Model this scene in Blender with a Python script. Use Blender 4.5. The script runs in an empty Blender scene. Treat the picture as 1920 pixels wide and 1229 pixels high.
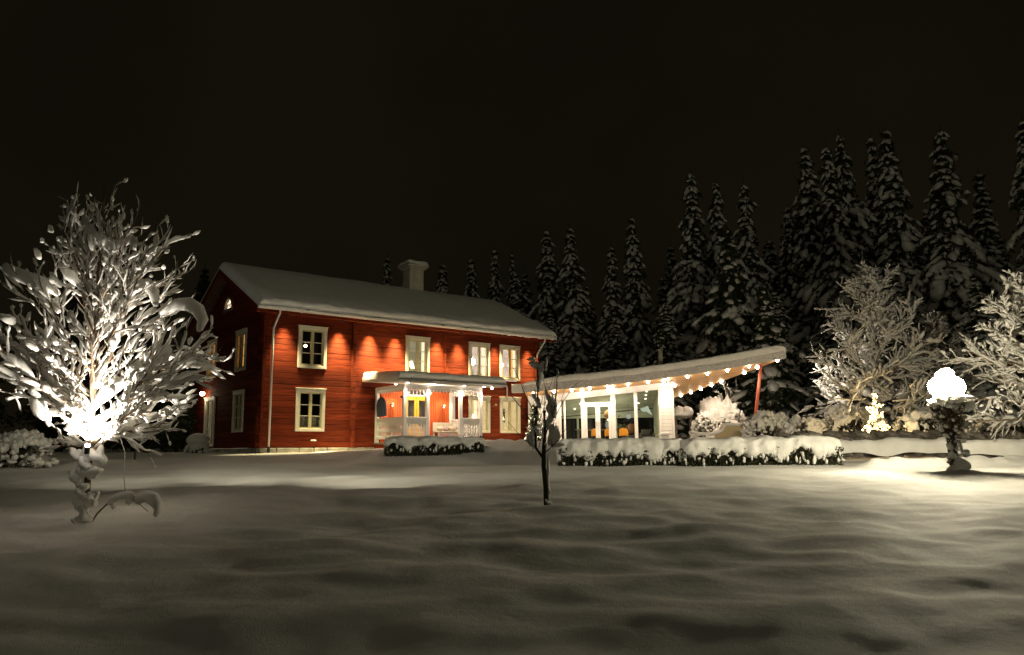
import bpy, math, random
import numpy as np
from mathutils import Vector, Matrix, noise as mnoise

R = math.radians
random.seed(7)
rng = np.random.default_rng(7)
scene = bpy.context.scene
col = scene.collection

# ------------------------------------------------------------------ camera
cam_data = bpy.data.cameras.new('camera')
cam_data.sensor_width = 36
cam_data.lens = 36 * 1437 / 1920
cam_data.clip_start = 0.1
cam_data.clip_end = 2000
cam = bpy.data.objects.new('camera', cam_data)
col.objects.link(cam)
cam.matrix_world = Matrix.Rotation(R(90 + 9.04), 4, 'X') @ Matrix.Rotation(R(-0.459), 4, 'Z')
scene.camera = cam

# ------------------------------------------------------------------ night sky
world = bpy.data.worlds.new('World')
scene.world = world
world.use_nodes = True
wn = world.node_tree
for n in list(wn.nodes):
    wn.nodes.remove(n)
w_out = wn.nodes.new('ShaderNodeOutputWorld')
w_bg = wn.nodes.new('ShaderNodeBackground')
w_tc = wn.nodes.new('ShaderNodeTexCoord')
w_sep = wn.nodes.new('ShaderNodeSeparateXYZ')
w_ramp = wn.nodes.new('ShaderNodeValToRGB')
w_ramp.color_ramp.elements[0].position = 0.0
w_ramp.color_ramp.elements[0].color = (0.0062, 0.0052, 0.0026, 1)
w_ramp.color_ramp.elements[1].position = 0.75
w_ramp.color_ramp.elements[1].color = (0.0040, 0.0034, 0.0018, 1)
e = w_ramp.color_ramp.elements.new(0.3)
e.color = (0.0056, 0.0047, 0.0023, 1)
w_noise = wn.nodes.new('ShaderNodeTexNoise')
w_noise.inputs['Scale'].default_value = 2.2
w_noise.inputs['Detail'].default_value = 3
w_map = wn.nodes.new('ShaderNodeMapRange')
w_map.inputs['From Min'].default_value = 0.3
w_map.inputs['From Max'].default_value = 0.7
w_map.inputs['To Min'].default_value = 0.75
w_map.inputs['To Max'].default_value = 1.25
wn.links.new(w_tc.outputs['Generated'], w_sep.inputs[0])
wn.links.new(w_sep.outputs['Z'], w_ramp.inputs[0])
wn.links.new(w_ramp.outputs[0], w_bg.inputs['Color'])
wn.links.new(w_tc.outputs['Generated'], w_noise.inputs['Vector'])
wn.links.new(w_noise.outputs['Fac'], w_map.inputs['Value'])
wn.links.new(w_map.outputs[0], w_bg.inputs['Strength'])
wn.links.new(w_bg.outputs[0], w_out.inputs['Surface'])

# soft glow of the overcast night (one very dim, very wide sun)
sun_d = bpy.data.lights.new('night_glow', 'SUN')
sun_d.energy = 0.058
sun_d.angle = R(70)
sun_d.color = (1.0, 0.95, 0.66)
sun_o = bpy.data.objects.new('night_glow', sun_d)
col.objects.link(sun_o)
sun_o.rotation_euler = Vector((0.25, 0.62, -0.85)).to_track_quat('-Z', 'Y').to_euler()

scene.view_settings.view_transform = 'Standard'
scene.view_settings.look = 'None'
scene.view_settings.exposure = 0
scene.view_settings.gamma = 1
scene.view_settings.use_curve_mapping = False
scene.render.engine = 'CYCLES'
scene.cycles.use_denoising = True
scene.cycles.max_bounces = 6
scene.cycles.diffuse_bounces = 3
scene.cycles.glossy_bounces = 3
scene.cycles.transmission_bounces = 4
scene.cycles.transparent_max_bounces = 12
scene.cycles.sample_clamp_indirect = 4
scene.cycles.caustics_reflective = False
scene.cycles.caustics_refractive = False
scene.cycles.use_light_tree = True

# ------------------------------------------------------------------ materials
MATS = {}

def new_mat(name):
    m = bpy.data.materials.new(name)
    m.use_nodes = True
    return m, m.node_tree, m.node_tree.nodes['Principled BSDF']

def mat_noise(name, c1, c2, scale=8, stretch=(1, 1, 1), rough=0.7, bump=0.2, bscale=None, detail=6,
              spec=0.3, per_object=0.0, metallic=0.0, sss=0.0, bdist=0.02):
    m, nt, b = new_mat(name)
    tc = nt.nodes.new('ShaderNodeTexCoord')
    mp = nt.nodes.new('ShaderNodeMapping')
    mp.inputs['Scale'].default_value = stretch
    nz = nt.nodes.new('ShaderNodeTexNoise')
    nz.inputs['Scale'].default_value = scale
    nz.inputs['Detail'].default_value = detail
    rp = nt.nodes.new('ShaderNodeValToRGB')
    rp.color_ramp.elements[0].position = 0.35
    rp.color_ramp.elements[0].color = (*c1, 1)
    rp.color_ramp.elements[1].position = 0.65
    rp.color_ramp.elements[1].color = (*c2, 1)
    nt.links.new(tc.outputs['Object'], mp.inputs[0])
    nt.links.new(nz.outputs['Fac'], rp.inputs[0])
    vec = mp.outputs[0]
    if per_object:
        oi = nt.nodes.new('ShaderNodeObjectInfo')
        vm = nt.nodes.new('ShaderNodeVectorMath')
        vm.operation = 'ADD'
        mul = nt.nodes.new('ShaderNodeMath')
        mul.operation = 'MULTIPLY'
        mul.inputs[1].default_value = 37.0
        nt.links.new(oi.outputs['Random'], mul.inputs[0])
        nt.links.new(mp.outputs[0], vm.inputs[0])
        nt.links.new(mul.outputs[0], vm.inputs[1])
        vec = vm.outputs[0]
        hs = nt.nodes.new('ShaderNodeHueSaturation')
        mr = nt.nodes.new('ShaderNodeMapRange')
        mr.inputs['To Min'].default_value = 1 - per_object
        mr.inputs['To Max'].default_value = 1 + per_object
        nt.links.new(oi.outputs['Random'], mr.inputs['Value'])
        nt.links.new(mr.outputs[0], hs.inputs['Value'])
        nt.links.new(rp.outputs[0], hs.inputs['Color'])
        nt.links.new(hs.outputs[0], b.inputs['Base Color'])
    else:
        nt.links.new(rp.outputs[0], b.inputs['Base Color'])
    nt.links.new(vec, nz.inputs['Vector'])
    if bump:
        nb = nt.nodes.new('ShaderNodeTexNoise')
        nb.inputs['Scale'].default_value = bscale or scale * 2
        nb.inputs['Detail'].default_value = 5
        bp = nt.nodes.new('ShaderNodeBump')
        bp.inputs['Strength'].default_value = bump
        bp.inputs['Distance'].default_value = bdist
        nt.links.new(vec, nb.inputs['Vector'])
        nt.links.new(nb.outputs['Fac'], bp.inputs['Height'])
        nt.links.new(bp.outputs[0], b.inputs['Normal'])
    b.inputs['Roughness'].default_value = rough
    b.inputs['Specular IOR Level'].default_value = spec
    b.inputs['Metallic'].default_value = metallic
    if sss:
        b.inputs['Subsurface Weight'].default_value = sss
        b.inputs['Subsurface Scale'].default_value = 0.05
        b.inputs['Subsurface Radius'].default_value = (1, 0.9, 0.8)
    MATS[name] = m
    return m

def mat_emit(name, color, strength):
    m = bpy.data.materials.new(name)
    m.use_nodes = True
    nt = m.node_tree
    nt.nodes.remove(nt.nodes['Principled BSDF'])
    em = nt.nodes.new('ShaderNodeEmission')
    em.inputs['Color'].default_value = (*color, 1)
    em.inputs['Strength'].default_value = strength
    nt.links.new(em.outputs[0], nt.nodes['Material Output'].inputs['Surface'])
    MATS[name] = m
    return m

def mat_lit(name, c1, c2, strength, scale=3, stretch=(1, 1, 1)):
    """a surface of a lit room: its own colour plus a little glow of the lit window"""
    m = mat_noise(name, c1, c2, scale=scale, stretch=stretch, rough=0.8, bump=0)
    nt = m.node_tree
    b = nt.nodes['Principled BSDF']
    rp = [n for n in nt.nodes if n.type == 'VALTORGB'][0]
    nt.links.new(rp.outputs[0], b.inputs['Emission Color'])
    b.inputs['Emission Strength'].default_value = strength
    return m

snow_c1, snow_c2 = (0.80, 0.79, 0.75), (0.88, 0.875, 0.84)
SNOW = mat_noise('snow', snow_c1, snow_c2, scale=3, rough=0.65, bump=0.35, bscale=14, spec=0.25, bdist=0.03)
GSNOW = mat_noise('ground_snow', snow_c1, snow_c2, scale=0.6, rough=0.7, bump=0.5, bscale=9, spec=0.25, bdist=0.02)
nt = GSNOW.node_tree
g_tc = [n for n in nt.nodes if n.type == 'TEX_COORD'][0]
g_fine = nt.nodes.new('ShaderNodeTexNoise'); g_fine.inputs['Scale'].default_value = 90; g_fine.inputs['Detail'].default_value = 3
g_bump = nt.nodes.new('ShaderNodeBump'); g_bump.inputs['Strength'].default_value = 0.8; g_bump.inputs['Distance'].default_value = 0.010
old_b = [n for n in nt.nodes if n.type == 'BUMP' and n != g_bump][0]
nt.links.new(g_tc.outputs['Object'], g_fine.inputs['Vector'])
nt.links.new(g_fine.outputs['Fac'], g_bump.inputs['Height'])
nt.links.new(old_b.outputs[0], g_bump.inputs['Normal'])
nt.links.new(g_bump.outputs[0], nt.nodes['Principled BSDF'].inputs['Normal'])
# loose tree snow lets some light through
def thin_snow(name, f):
    m = mat_noise(name, snow_c1, snow_c2, scale=5, rough=0.7, bump=0.4, bscale=25, spec=0.2)
    nt = m.node_tree; b_ = nt.nodes['Principled BSDF']
    t_ = nt.nodes.new('ShaderNodeBsdfTranslucent'); t_.inputs['Color'].default_value = (0.85, 0.80, 0.70, 1)
    x_ = nt.nodes.new('ShaderNodeMixShader'); x_.inputs[0].default_value = f
    nt.links.new(b_.outputs[0], x_.inputs[1]); nt.links.new(t_.outputs[0], x_.inputs[2])
    nt.links.new(x_.outputs[0], nt.nodes['Material Output'].inputs['Surface'])
    return m
CSNOW = thin_snow('lamp_snow', 0.05)
TSNOW = mat_noise('tree_snow', snow_c1, snow_c2, scale=5, rough=0.7, bump=0.4, bscale=25, spec=0.2)
nt = TSNOW.node_tree
ts_b = nt.nodes['Principled BSDF']
ts_t = nt.nodes.new('ShaderNodeBsdfTranslucent'); ts_t.inputs['Color'].default_value = (0.85, 0.84, 0.8, 1)
ts_m = nt.nodes.new('ShaderNodeMixShader'); ts_m.inputs[0].default_value = 0.42
nt.links.new(ts_b.outputs[0], ts_m.inputs[1]); nt.links.new(ts_t.outputs[0], ts_m.inputs[2])
nt.links.new(ts_m.outputs[0], nt.nodes['Material Output'].inputs['Surface'])

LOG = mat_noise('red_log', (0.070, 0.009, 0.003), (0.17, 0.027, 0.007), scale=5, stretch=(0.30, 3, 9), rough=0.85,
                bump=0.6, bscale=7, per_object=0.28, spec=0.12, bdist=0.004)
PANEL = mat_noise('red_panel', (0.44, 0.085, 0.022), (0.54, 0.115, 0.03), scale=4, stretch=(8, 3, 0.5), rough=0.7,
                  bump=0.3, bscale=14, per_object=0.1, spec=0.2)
TRIM = mat_noise('cream_paint', (0.66, 0.62, 0.50), (0.74, 0.70, 0.58), scale=6, rough=0.55, bump=0.1, bscale=30)
SASH = mat_noise('yellow_cream_paint', (0.48, 0.43, 0.25), (0.56, 0.50, 0.30), scale=6, rough=0.55, bump=0.1, bscale=30)
WHITE = mat_noise('white_paint', (0.76, 0.74, 0.70), (0.82, 0.80, 0.76), scale=5, rough=0.5, bump=0.08, bscale=30)
STONE = mat_noise('plinth_stone', (0.20, 0.18, 0.15), (0.42, 0.39, 0.33), scale=3, rough=0.9, bump=0.6, bscale=9, per_object=0.15)
DARKMETAL = mat_noise('dark_metal', (0.03, 0.03, 0.03), (0.05, 0.05, 0.05), rough=0.45, metallic=0.6, bump=0.05)
STEEL = mat_noise('galvanised_steel', (0.35, 0.35, 0.34), (0.45, 0.45, 0.43), rough=0.4, metallic=0.8, bump=0.05)
WSTONE = mat_noise('rubble_stone', (0.07, 0.06, 0.05), (0.22, 0.20, 0.17), scale=3, rough=0.95, bump=0.8, bscale=9, per_object=0.4)
PLASTER = mat_noise('chimney_plaster', (0.36, 0.33, 0.25), (0.46, 0.43, 0.34), scale=4, rough=0.9, bump=0.5, bscale=14)
TILE = mat_noise('roof_deck', (0.06, 0.03, 0.02), (0.09, 0.05, 0.03), rough=0.9, bump=0.2)
BARK = mat_noise('bark', (0.10, 0.07, 0.045), (0.20, 0.15, 0.10), scale=9, stretch=(3, 3, 0.8), rough=0.9, bump=0.6, bscale=20)
GBARK = mat_noise('frosted_bark', (0.22, 0.20, 0.17), (0.5, 0.48, 0.43), scale=14, rough=0.9, bump=0.3)
DBARK = mat_noise('dark_bark', (0.035, 0.027, 0.02), (0.07, 0.055, 0.04), scale=9, stretch=(3, 3, 0.8), rough=0.9, bump=0.5, bscale=20)
NEEDLE = mat_noise('spruce_needles', (0.020, 0.030, 0.012), (0.045, 0.055, 0.022), scale=2, rough=0.8, bump=0)
HEDGEL = mat_noise('hedge_leaves', (0.020, 0.024, 0.010), (0.05, 0.05, 0.022), scale=8, rough=0.6, bump=0)
IVY = mat_noise('climber_leaves', (0.05, 0.035, 0.02), (0.12, 0.08, 0.045), scale=10, rough=0.6, bump=0)
YELLOW = mat_noise('yellow_door_paint', (0.72, 0.36, 0.03), (0.80, 0.42, 0.045), scale=5, rough=0.45, bump=0.05)
PINE = mat_noise('soffit_pine', (0.60, 0.35, 0.15), (0.76, 0.48, 0.24), scale=3, stretch=(0.6, 8, 8), rough=0.5,
                 bump=0.1, per_object=0.12)
REDPOST = mat_noise('red_post_paint', (0.55, 0.12, 0.06), (0.62, 0.15, 0.08), rough=0.5, bump=0.1)
DENIM = mat_noise('blue_denim', (0.035, 0.045, 0.075), (0.065, 0.08, 0.12), scale=10, stretch=(4, 4, 0.6), rough=0.9, bump=0.5, bscale=8)
RATTAN = mat_noise('cream_weave', (0.50, 0.40, 0.24), (0.62, 0.50, 0.32), scale=40, rough=0.8, bump=0.4, bscale=60)
BRASS = mat_noise('worn_brass', (0.35, 0.25, 0.14), (0.5, 0.38, 0.22), rough=0.4, metallic=0.7, bump=0.05)
ORANGE = mat_noise('orange_plastic', (0.75, 0.30, 0.03), (0.8, 0.34, 0.04), rough=0.4, bump=0)
ORANGERED = mat_noise('orange_red_plastic', (0.75, 0.10, 0.02), (0.8, 0.12, 0.03), rough=0.45, bump=0)
LEAFG = mat_noise('house_plant_leaves', (0.10, 0.20, 0.03), (0.25, 0.38, 0.06), scale=12, rough=0.5, bump=0)
WICKER = mat_noise('wicker', (0.30, 0.16, 0.06), (0.45, 0.26, 0.11), scale=30, rough=0.7, bump=0.4)
GREY = mat_noise('dark_grey_fabric', (0.05, 0.05, 0.05), (0.09, 0.09, 0.08), rough=0.9, bump=0.2)
WOODD = mat_noise('weathered_wood', (0.10, 0.08, 0.06), (0.18, 0.15, 0.11), scale=5, stretch=(4, 4, .6), rough=0.85, bump=0.4)
PRINT = mat_noise('faded_cloth', (0.55, 0.42, 0.30), (0.75, 0.68, 0.55), scale=14, rough=0.9, bump=0.2)
CUSH = mat_noise('patchwork_cushion', (0.35, 0.28, 0.42), (0.62, 0.45, 0.25), scale=9, rough=0.9, bump=0.1)
INTW = mat_noise('pale_green_interior', (0.42, 0.44, 0.32), (0.50, 0.52, 0.40), scale=2, rough=0.8, bump=0)
INTD = mat_noise('dark_interior', (0.03, 0.03, 0.025), (0.06, 0.055, 0.04), scale=3, rough=0.8, bump=0)
BLACKR = mat_noise('dark_room', (0.012, 0.011, 0.009), (0.03, 0.026, 0.02), scale=2, rough=0.9, bump=0)

# pane glass: mostly clear, a little mirror
def mat_glass(name, tint, refl):
    m = bpy.data.materials.new(name); m.use_nodes = True
    nt = m.node_tree; nt.nodes.remove(nt.nodes['Principled BSDF'])
    tr = nt.nodes.new('ShaderNodeBsdfTransparent'); tr.inputs[0].default_value = (*tint, 1)
    gl = nt.nodes.new('ShaderNodeBsdfGlossy'); gl.inputs['Roughness'].default_value = 0.03
    fr = nt.nodes.new('ShaderNodeValue'); fr.outputs[0].default_value = refl
    mx = nt.nodes.new('ShaderNodeMixShader')
    nt.links.new(fr.outputs[0], mx.inputs[0]); nt.links.new(tr.outputs[0], mx.inputs[1]); nt.links.new(gl.outputs[0], mx.inputs[2])
    nt.links.new(mx.outputs[0], nt.nodes['Material Output'].inputs['Surface'])
    return m
GLASS = mat_glass('window_glass', (0.95, 0.96, 0.93), 0.05)

BULB = mat_emit('warm_bulb', (1.0, 0.72, 0.38), 30)
WBULB = mat_emit('white_bulb', (1.0, 0.93, 0.86), 26)
DOT = mat_emit('downlight_glow', (1.0, 0.84, 0.68), 55)
PORCHDOT = mat_emit('porch_downlight_glow', (1.0, 0.85, 0.68), 22)
GLOBE = mat_emit('globe_lamp_glow', (1.0, 0.88, 0.62), 430)
CURT_O = mat_lit('orange_lit_curtain', (0.62, 0.24, 0.05), (0.95, 0.60, 0.20), 1.0, scale=7, stretch=(6, 6, 0.05))
CURT_W = mat_lit('white_lit_curtain', (0.85, 0.74, 0.52), (0.95, 0.85, 0.66), 1.0, scale=7, stretch=(6, 6, 0.05))
CURT_G = mat_noise('grey_cafe_curtain', (0.26, 0.26, 0.22), (0.38, 0.37, 0.32), scale=7, stretch=(4, 4, 0.1), rough=0.9, bump=0.1)
WALL_WARM = mat_lit('warm_room_wall', (0.52, 0.42, 0.25), (0.60, 0.49, 0.30), 0.85)
WALL_LILAC = mat_lit('lilac_room_wall', (0.42, 0.34, 0.32), (0.50, 0.42, 0.38), 0.85)
WALL_GREY = mat_lit('grey_room_wall', (0.30, 0.27, 0.19), (0.44, 0.39, 0.28), 0.55)
SHADE_L = mat_emit('lamp_shade_glow', (1.0, 0.82, 0.50), 3.5)
LUNET = mat_emit('attic_window_glow', (1.0, 0.80, 0.60), 2.2)

# ------------------------------------------------------------------ mesh builder
def ico(sub):
    import bmesh
    bm = bmesh.new()
    bmesh.ops.create_icosphere(bm, subdivisions=sub, radius=1)
    bm.verts.ensure_lookup_table()
    v = np.array([p.co[:] for p in bm.verts]); f = np.array([[q.index for q in p.verts] for p in bm.faces])
    bm.free()
    return v, f
ICO = {1: ico(1), 2: ico(2), 3: ico(3)}
PH = rng.uniform(0, 6.28, (6, 3))

def basis(d):
    d = np.array(d, float); d /= (np.linalg.norm(d) + 1e-9)
    a = np.array([0, 0, 1.0]) if abs(d[2]) < 0.9 else np.array([1.0, 0, 0])
    x = np.cross(a, d); x /= np.linalg.norm(x)
    return x, np.cross(d, x), d

class MB:
    def __init__(s):
        s.v = []; s.f = []; s.n = 0
    def add(s, V, F):
        V = np.asarray(V, float)
        s.v.append(V)
        if isinstance(F, np.ndarray):
            s.f.append(F + s.n)
        else:
            by = {}
            for f in F:
                by.setdefault(len(f), []).append(f)
            for k in by.values():
                s.f.append(np.array(k) + s.n)
        s.n += len(V)
        return s
    def box(s, x0, x1, y0, y1, z0, z1):
        V = [(x0, y0, z0), (x1, y0, z0), (x1, y1, z0), (x0, y1, z0), (x0, y0, z1), (x1, y0, z1), (x1, y1, z1), (x0, y1, z1)]
        return s.add(V, np.array([(0, 3, 2, 1), (4, 5, 6, 7), (0, 1, 5, 4), (1, 2, 6, 5), (2, 3, 7, 6), (3, 0, 4, 7)]))
    def cbox(s, x0, x1, y0, y1, z0, z1, b=0.008):
        """box with chamfered vertical and horizontal edges"""
        b = min(b, (x1 - x0) * .4, (y1 - y0) * .4, (z1 - z0) * .4)
        xs = [x0, x0 + b, x1 - b, x1]; V = []
        def ring(i, z):
            a, c = (x0 + i, x1 - i); d, e_ = (y0 + i, y1 - i)
            return [(a + b, d, z), (c - b, d, z), (c, d + b, z), (c, e_ - b, z), (c - b, e_, z), (a + b, e_, z), (a, e_ - b, z), (a, d + b, z)]
        V = ring(b, z0) + ring(0, z0 + b) + ring(0, z1 - b) + ring(b, z1)
        F = []
        for k in range(3):
            for i in range(8):
                j = (i + 1) % 8
                F.append((k * 8 + i, k * 8 + j, k * 8 + 8 + j, k * 8 + 8 + i))
        F.append(tuple(range(7, -1, -1))); F.append(tuple(range(24, 32)))
        return s.add(V, F)
    def beam(s, a, b, w, h):
        """rectangular bar from a to b"""
        a = np.array(a, float); b = np.array(b, float)
        x, y, d = basis(b - a)
        V = []
        for p in (a, b):
            for sx, sy in ((-1, -1), (1, -1), (1, 1), (-1, 1)):
                V.append(p + x * sx * w / 2 + y * sy * h / 2)
        return s.add(V, np.array([(0, 3, 2, 1), (4, 5, 6, 7), (0, 1, 5, 4), (1, 2, 6, 5), (2, 3, 7, 6), (3, 0, 4, 7)]))
    def tube(s, pts, rad, n=6, squash=1.0, caps=True):
        pts = np.asarray(pts, float); m = len(pts)
        rad = np.full(m, rad) if np.isscalar(rad) else np.asarray(rad, float)
        tan = np.gradient(pts, axis=0) if m > 2 else np.repeat([pts[-1] - pts[0]], m, 0)
        V = []
        x, y, d = basis(tan[0])
        for i in range(m):
            d = tan[i] / (np.linalg.norm(tan[i]) + 1e-9)
            x = x - d * np.dot(x, d); x /= (np.linalg.norm(x) + 1e-9)
            y = np.cross(d, x)
            ang = np.arange(n) * 2 * math.pi / n
            V.append(pts[i] + rad[i] * (np.cos(ang)[:, None] * x + np.sin(ang)[:, None] * y * squash))
        V = np.concatenate(V)
        i = np.arange(n); j = (i + 1) % n
        F = [np.stack([k * n + i, k * n + j, (k + 1) * n + j, (k + 1) * n + i], 1) for k in range(m - 1)]
        s.f.append(np.concatenate(F) + s.n)
        if caps:
            s.f.append(np.array([list(range(n - 1, -1, -1)), [(m - 1) * n + q for q in range(n)]]) + s.n)
        s.v.append(V); s.n += len(V)
        return s
    def blob(s, c, r, axis=None, sub=1, lump=0.18, seed=None, freq=2.0):
        V, F = ICO[sub]
        ph = rng.uniform(0, 6.28, 3) if seed is None else np.array([seed, seed * 2.1, seed * 3.7])
        k = 1 + lump * (np.sin(V[:, 0] * freq * 1.3 + ph[0]) * np.sin(V[:, 1] * freq + ph[1]) + np.sin(V[:, 2] * freq * 1.1 + ph[2] + V[:, 0] * 2)) / 1.3
        P = V * k[:, None] * np.array(r if hasattr(r, '__len__') else (r, r, r))
        if axis is not None:
            x, y, d = basis(axis)
            P = P[:, :1] * d + P[:, 1:2] * x + P[:, 2:] * y
        s.v.append(P + np.array(c, float)); s.f.append(F + s.n); s.n += len(V)
        return s
    def grid(s, P, closed_u=False, flip=False):
        """P: (nu, nv, 3) array"""
        nu, nv = P.shape[:2]
        I = np.arange(nu * nv).reshape(nu, nv)
        if closed_u:
            I2 = np.vstack([I, I[:1]])
        else:
            I2 = I
        q = np.stack([I2[:-1, :-1], I2[1:, :-1], I2[1:, 1:], I2[:-1, 1:]], -1).reshape(-1, 4)
        if flip:
            q = q[:, ::-1]
        s.v.append(P.reshape(-1, 3)); s.f.append(q + s.n); s.n += nu * nv
        return s
    def poly(s, V, F):
        return s.add(V, F)
    def leaves(s, P, size, n_dir=None, jitter=1.0):
        """a small two-triangle leaf at each point"""
        m = len(P)
        a = rng.normal(size=(m, 3)); a /= np.linalg.norm(a, axis=1)[:, None]
        if n_dir is not None:
            a = a * jitter + np.asarray(n_dir); a /= np.linalg.norm(a, axis=1)[:, None]
        b = np.cross(a, rng.normal(size=(m, 3))); b /= np.linalg.norm(b, axis=1)[:, None]
        sz = size * rng.uniform(0.6, 1.3, m)[:, None]
        V = np.stack([P - a * sz, P + b * sz * 0.38, P + a * sz, P - b * sz * 0.38], 1).reshape(-1, 3)
        F = np.arange(m * 4).reshape(m, 4)
        s.v.append(V); s.f.append(F + s.n); s.n += m * 4
        return s
    def mesh(s, name, mat, smooth=False):
        me = bpy.data.meshes.new(name)
        V = np.concatenate(s.v)
        me.vertices.add(len(V)); me.vertices.foreach_set('co', V.astype(np.float32).ravel())
        idx = np.concatenate([f.ravel() for f in s.f]); tot = np.concatenate([np.full(len(f), f.shape[1]) for f in s.f])
        st = np.concatenate([[0], np.cumsum(tot)[:-1]])
        me.loops.add(len(idx)); me.loops.foreach_set('vertex_index', idx.astype(np.int32))
        me.polygons.add(len(tot)); me.polygons.foreach_set('loop_start', st.astype(np.int32))
        try:
            me.polygons.foreach_set('loop_total', tot.astype(np.int32))
        except Exception:
            pass
        me.polygons.foreach_set('use_smooth', np.full(len(tot), bool(smooth)))
        me.materials.append(mat)
        me.update(calc_edges=True)
        return me
    def build(s, name, mat, parent=None, smooth=False, loc=(0, 0, 0), rot=(0, 0, 0)):
        return put(name, s.mesh(name, mat, smooth), parent, loc, rot)

def put(name, me, parent=None, loc=(0, 0, 0), rot=(0, 0, 0)):
    o = bpy.data.objects.new(name, me)
    col.objects.link(o)
    o.location = loc; o.rotation_euler = rot
    if parent is not None:
        o.parent = parent
    return o

def thing(name, label, cat, loc=(0, 0, 0), rz=0, group=None):
    o = bpy.data.objects.new(name, None)
    o.empty_display_size = 0.2
    col.objects.link(o)
    o.location = loc; o.rotation_euler = (0, 0, rz)
    o['label'] = label; o['category'] = cat
    if group: o['group'] = group
    return o

def copy_tree(o, parent=None):
    c = o.copy(); col.objects.link(c)
    if parent is not None: c.parent = parent
    for ch in list(o.children):
        copy_tree(ch, c)
    return c

def tag(o, label, cat, group=None):
    o['label'] = label; o['category'] = cat
    if group: o['group'] = group
    return o

def lamp(kind, loc, energy, color, parent=None, radius=0.05, aim=None, cone=None, blend=0.5, name='lamp_light'):
    d = bpy.data.lights.new(name, kind)
    d.energy = energy; d.color = color; d.shadow_soft_size = radius
    if kind == 'SPOT':
        d.spot_size = R(cone); d.spot_blend = blend
    o = bpy.data.objects.new(name, d); col.objects.link(o)
    o.location = loc
    if aim is not None:
        o.rotation_euler = Vector(aim).to_track_quat('-Z', 'Y').to_euler()
    if parent is not None: o.parent = parent
    return o

# ------------------------------------------------------------------ noise for numpy
PERM = rng.permutation(512)
GRAD = rng.uniform(0, 2 * math.pi, 512)
def perlin(x, y):
    xi = np.floor(x).astype(int); yi = np.floor(y).astype(int)
    xf = x - xi; yf = y - yi
    u = xf ** 3 * (xf * (xf * 6 - 15) + 10); v = yf ** 3 * (yf * (yf * 6 - 15) + 10)
    def g(ix, iy, dx, dy):
        a = GRAD[PERM[(PERM[ix & 511] + iy) & 511]]
        return np.cos(a) * dx + np.sin(a) * dy
    return (g(xi, yi, xf, yf) * (1 - u) + g(xi + 1, yi, xf - 1, yf) * u) * (1 - v) + \
           (g(xi, yi + 1, xf, yf - 1) * (1 - u) + g(xi + 1, yi + 1, xf - 1, yf - 1) * u) * v

def sstep(a, b, x):
    t = np.clip((x - a) / (b - a), 0, 1); return t * t * (3 - 2 * t)

YL = [-400, 0, 5.5, 11, 17, 23, 27, 60, 400]
ZL = [-2.2, -1.66, -1.38, -1.02, -0.61, -0.25, -0.06, 0.25, 0.6]
YR = [-400, 0, 5.5, 11, 12.5, 17, 21, 24.2, 26.2, 28, 60, 400]
ZR = [-2.2, -1.66, -1.38, -1.03, -0.94, -0.60, -0.55, -0.46, 0.04, 0.12, 0.45, 0.6]
def base_ground(X, Y):
    zl = np.interp(Y, YL, ZL); zr = np.interp(Y, YR, ZR)
    k = sstep(-7.5, -3.5, X)
    z = zl * (1 - k) + zr * k
    z = z + 0.16 * sstep(26.5, 28.3, Y) * np.exp(-((X + 0.2) / 2.2) ** 2)           # mounds right of the small hedge
    return z
def ground_z(X, Y):
    X = np.asarray(X, float); Y = np.asarray(Y, float)
    z = base_ground(X, Y)
    near = 1 - 0.62 * sstep(13, 21, Y)
    ang = 0.25
    xr = X * math.cos(ang) + Y * math.sin(ang); yr = -X * math.sin(ang) + Y * math.cos(ang)
    b = 0.11 * perlin(xr / 1.5 + 3.1, yr / 1.0 + 7.7) + 0.040 * perlin(X / 0.6 + 11.3, Y / 0.45 + 2.2) + 0.07 * perlin(X / 3.4, Y / 2.4 + 5.5)
    b = b + 0.006 * perlin(X / 0.2, Y / 0.17)
    z = z + b * near * (1 - 0.75 * sstep(22, 25, Y) * (X > -5))
    # snow heaped round the two small trees and the lamp
    for cx, cy, h, w in ((0.72, 12.35, 0.07, 0.35), (-6.1, 11.2, 0.05, 0.4), (9.75, 16.95, 0.12, 0.42)):
        z = z + h * np.exp(-(((X - cx) / w) ** 2 + ((Y - cy) / (w * .8)) ** 2))
    # churned snow bank running right of the long hedge
    bank = np.exp(-((Y - 20.4 - 0.12 * (X - 9)) / 0.55) ** 2) * sstep(8.9, 9.6, X)
    z = z + bank * (0.22 + 0.18 * np.abs(perlin(X / 0.75 + 40, Y / 0.9)) + 0.05 * perlin(X / 0.3, Y / 0.3))
    md = sstep(24.2, 25.4, Y) * (1 - sstep(28.2, 29, Y)) * np.exp(-((X + .1) / 1.5) ** 4)
    z = z + md * (.05 + .22 * np.abs(perlin(X / .9 + 4, Y / .8 + 1)) + .07 * perlin(X / .35, Y / .3))
    # lumps at the far left
    lb = np.exp(-((Y - 21.5 + 0.2 * (X + 12)) / 1.6) ** 2) * sstep(-9.5, -12, X)
    z = z + lb * (0.12 + 0.35 * perlin(X / 1.2 + 9, Y / 1.3))
    # light drift along the front wall of the house, left of the porch
    return z
def gz(x, y): return float(ground_z(np.array([x]), np.array([y]))[0])

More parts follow.
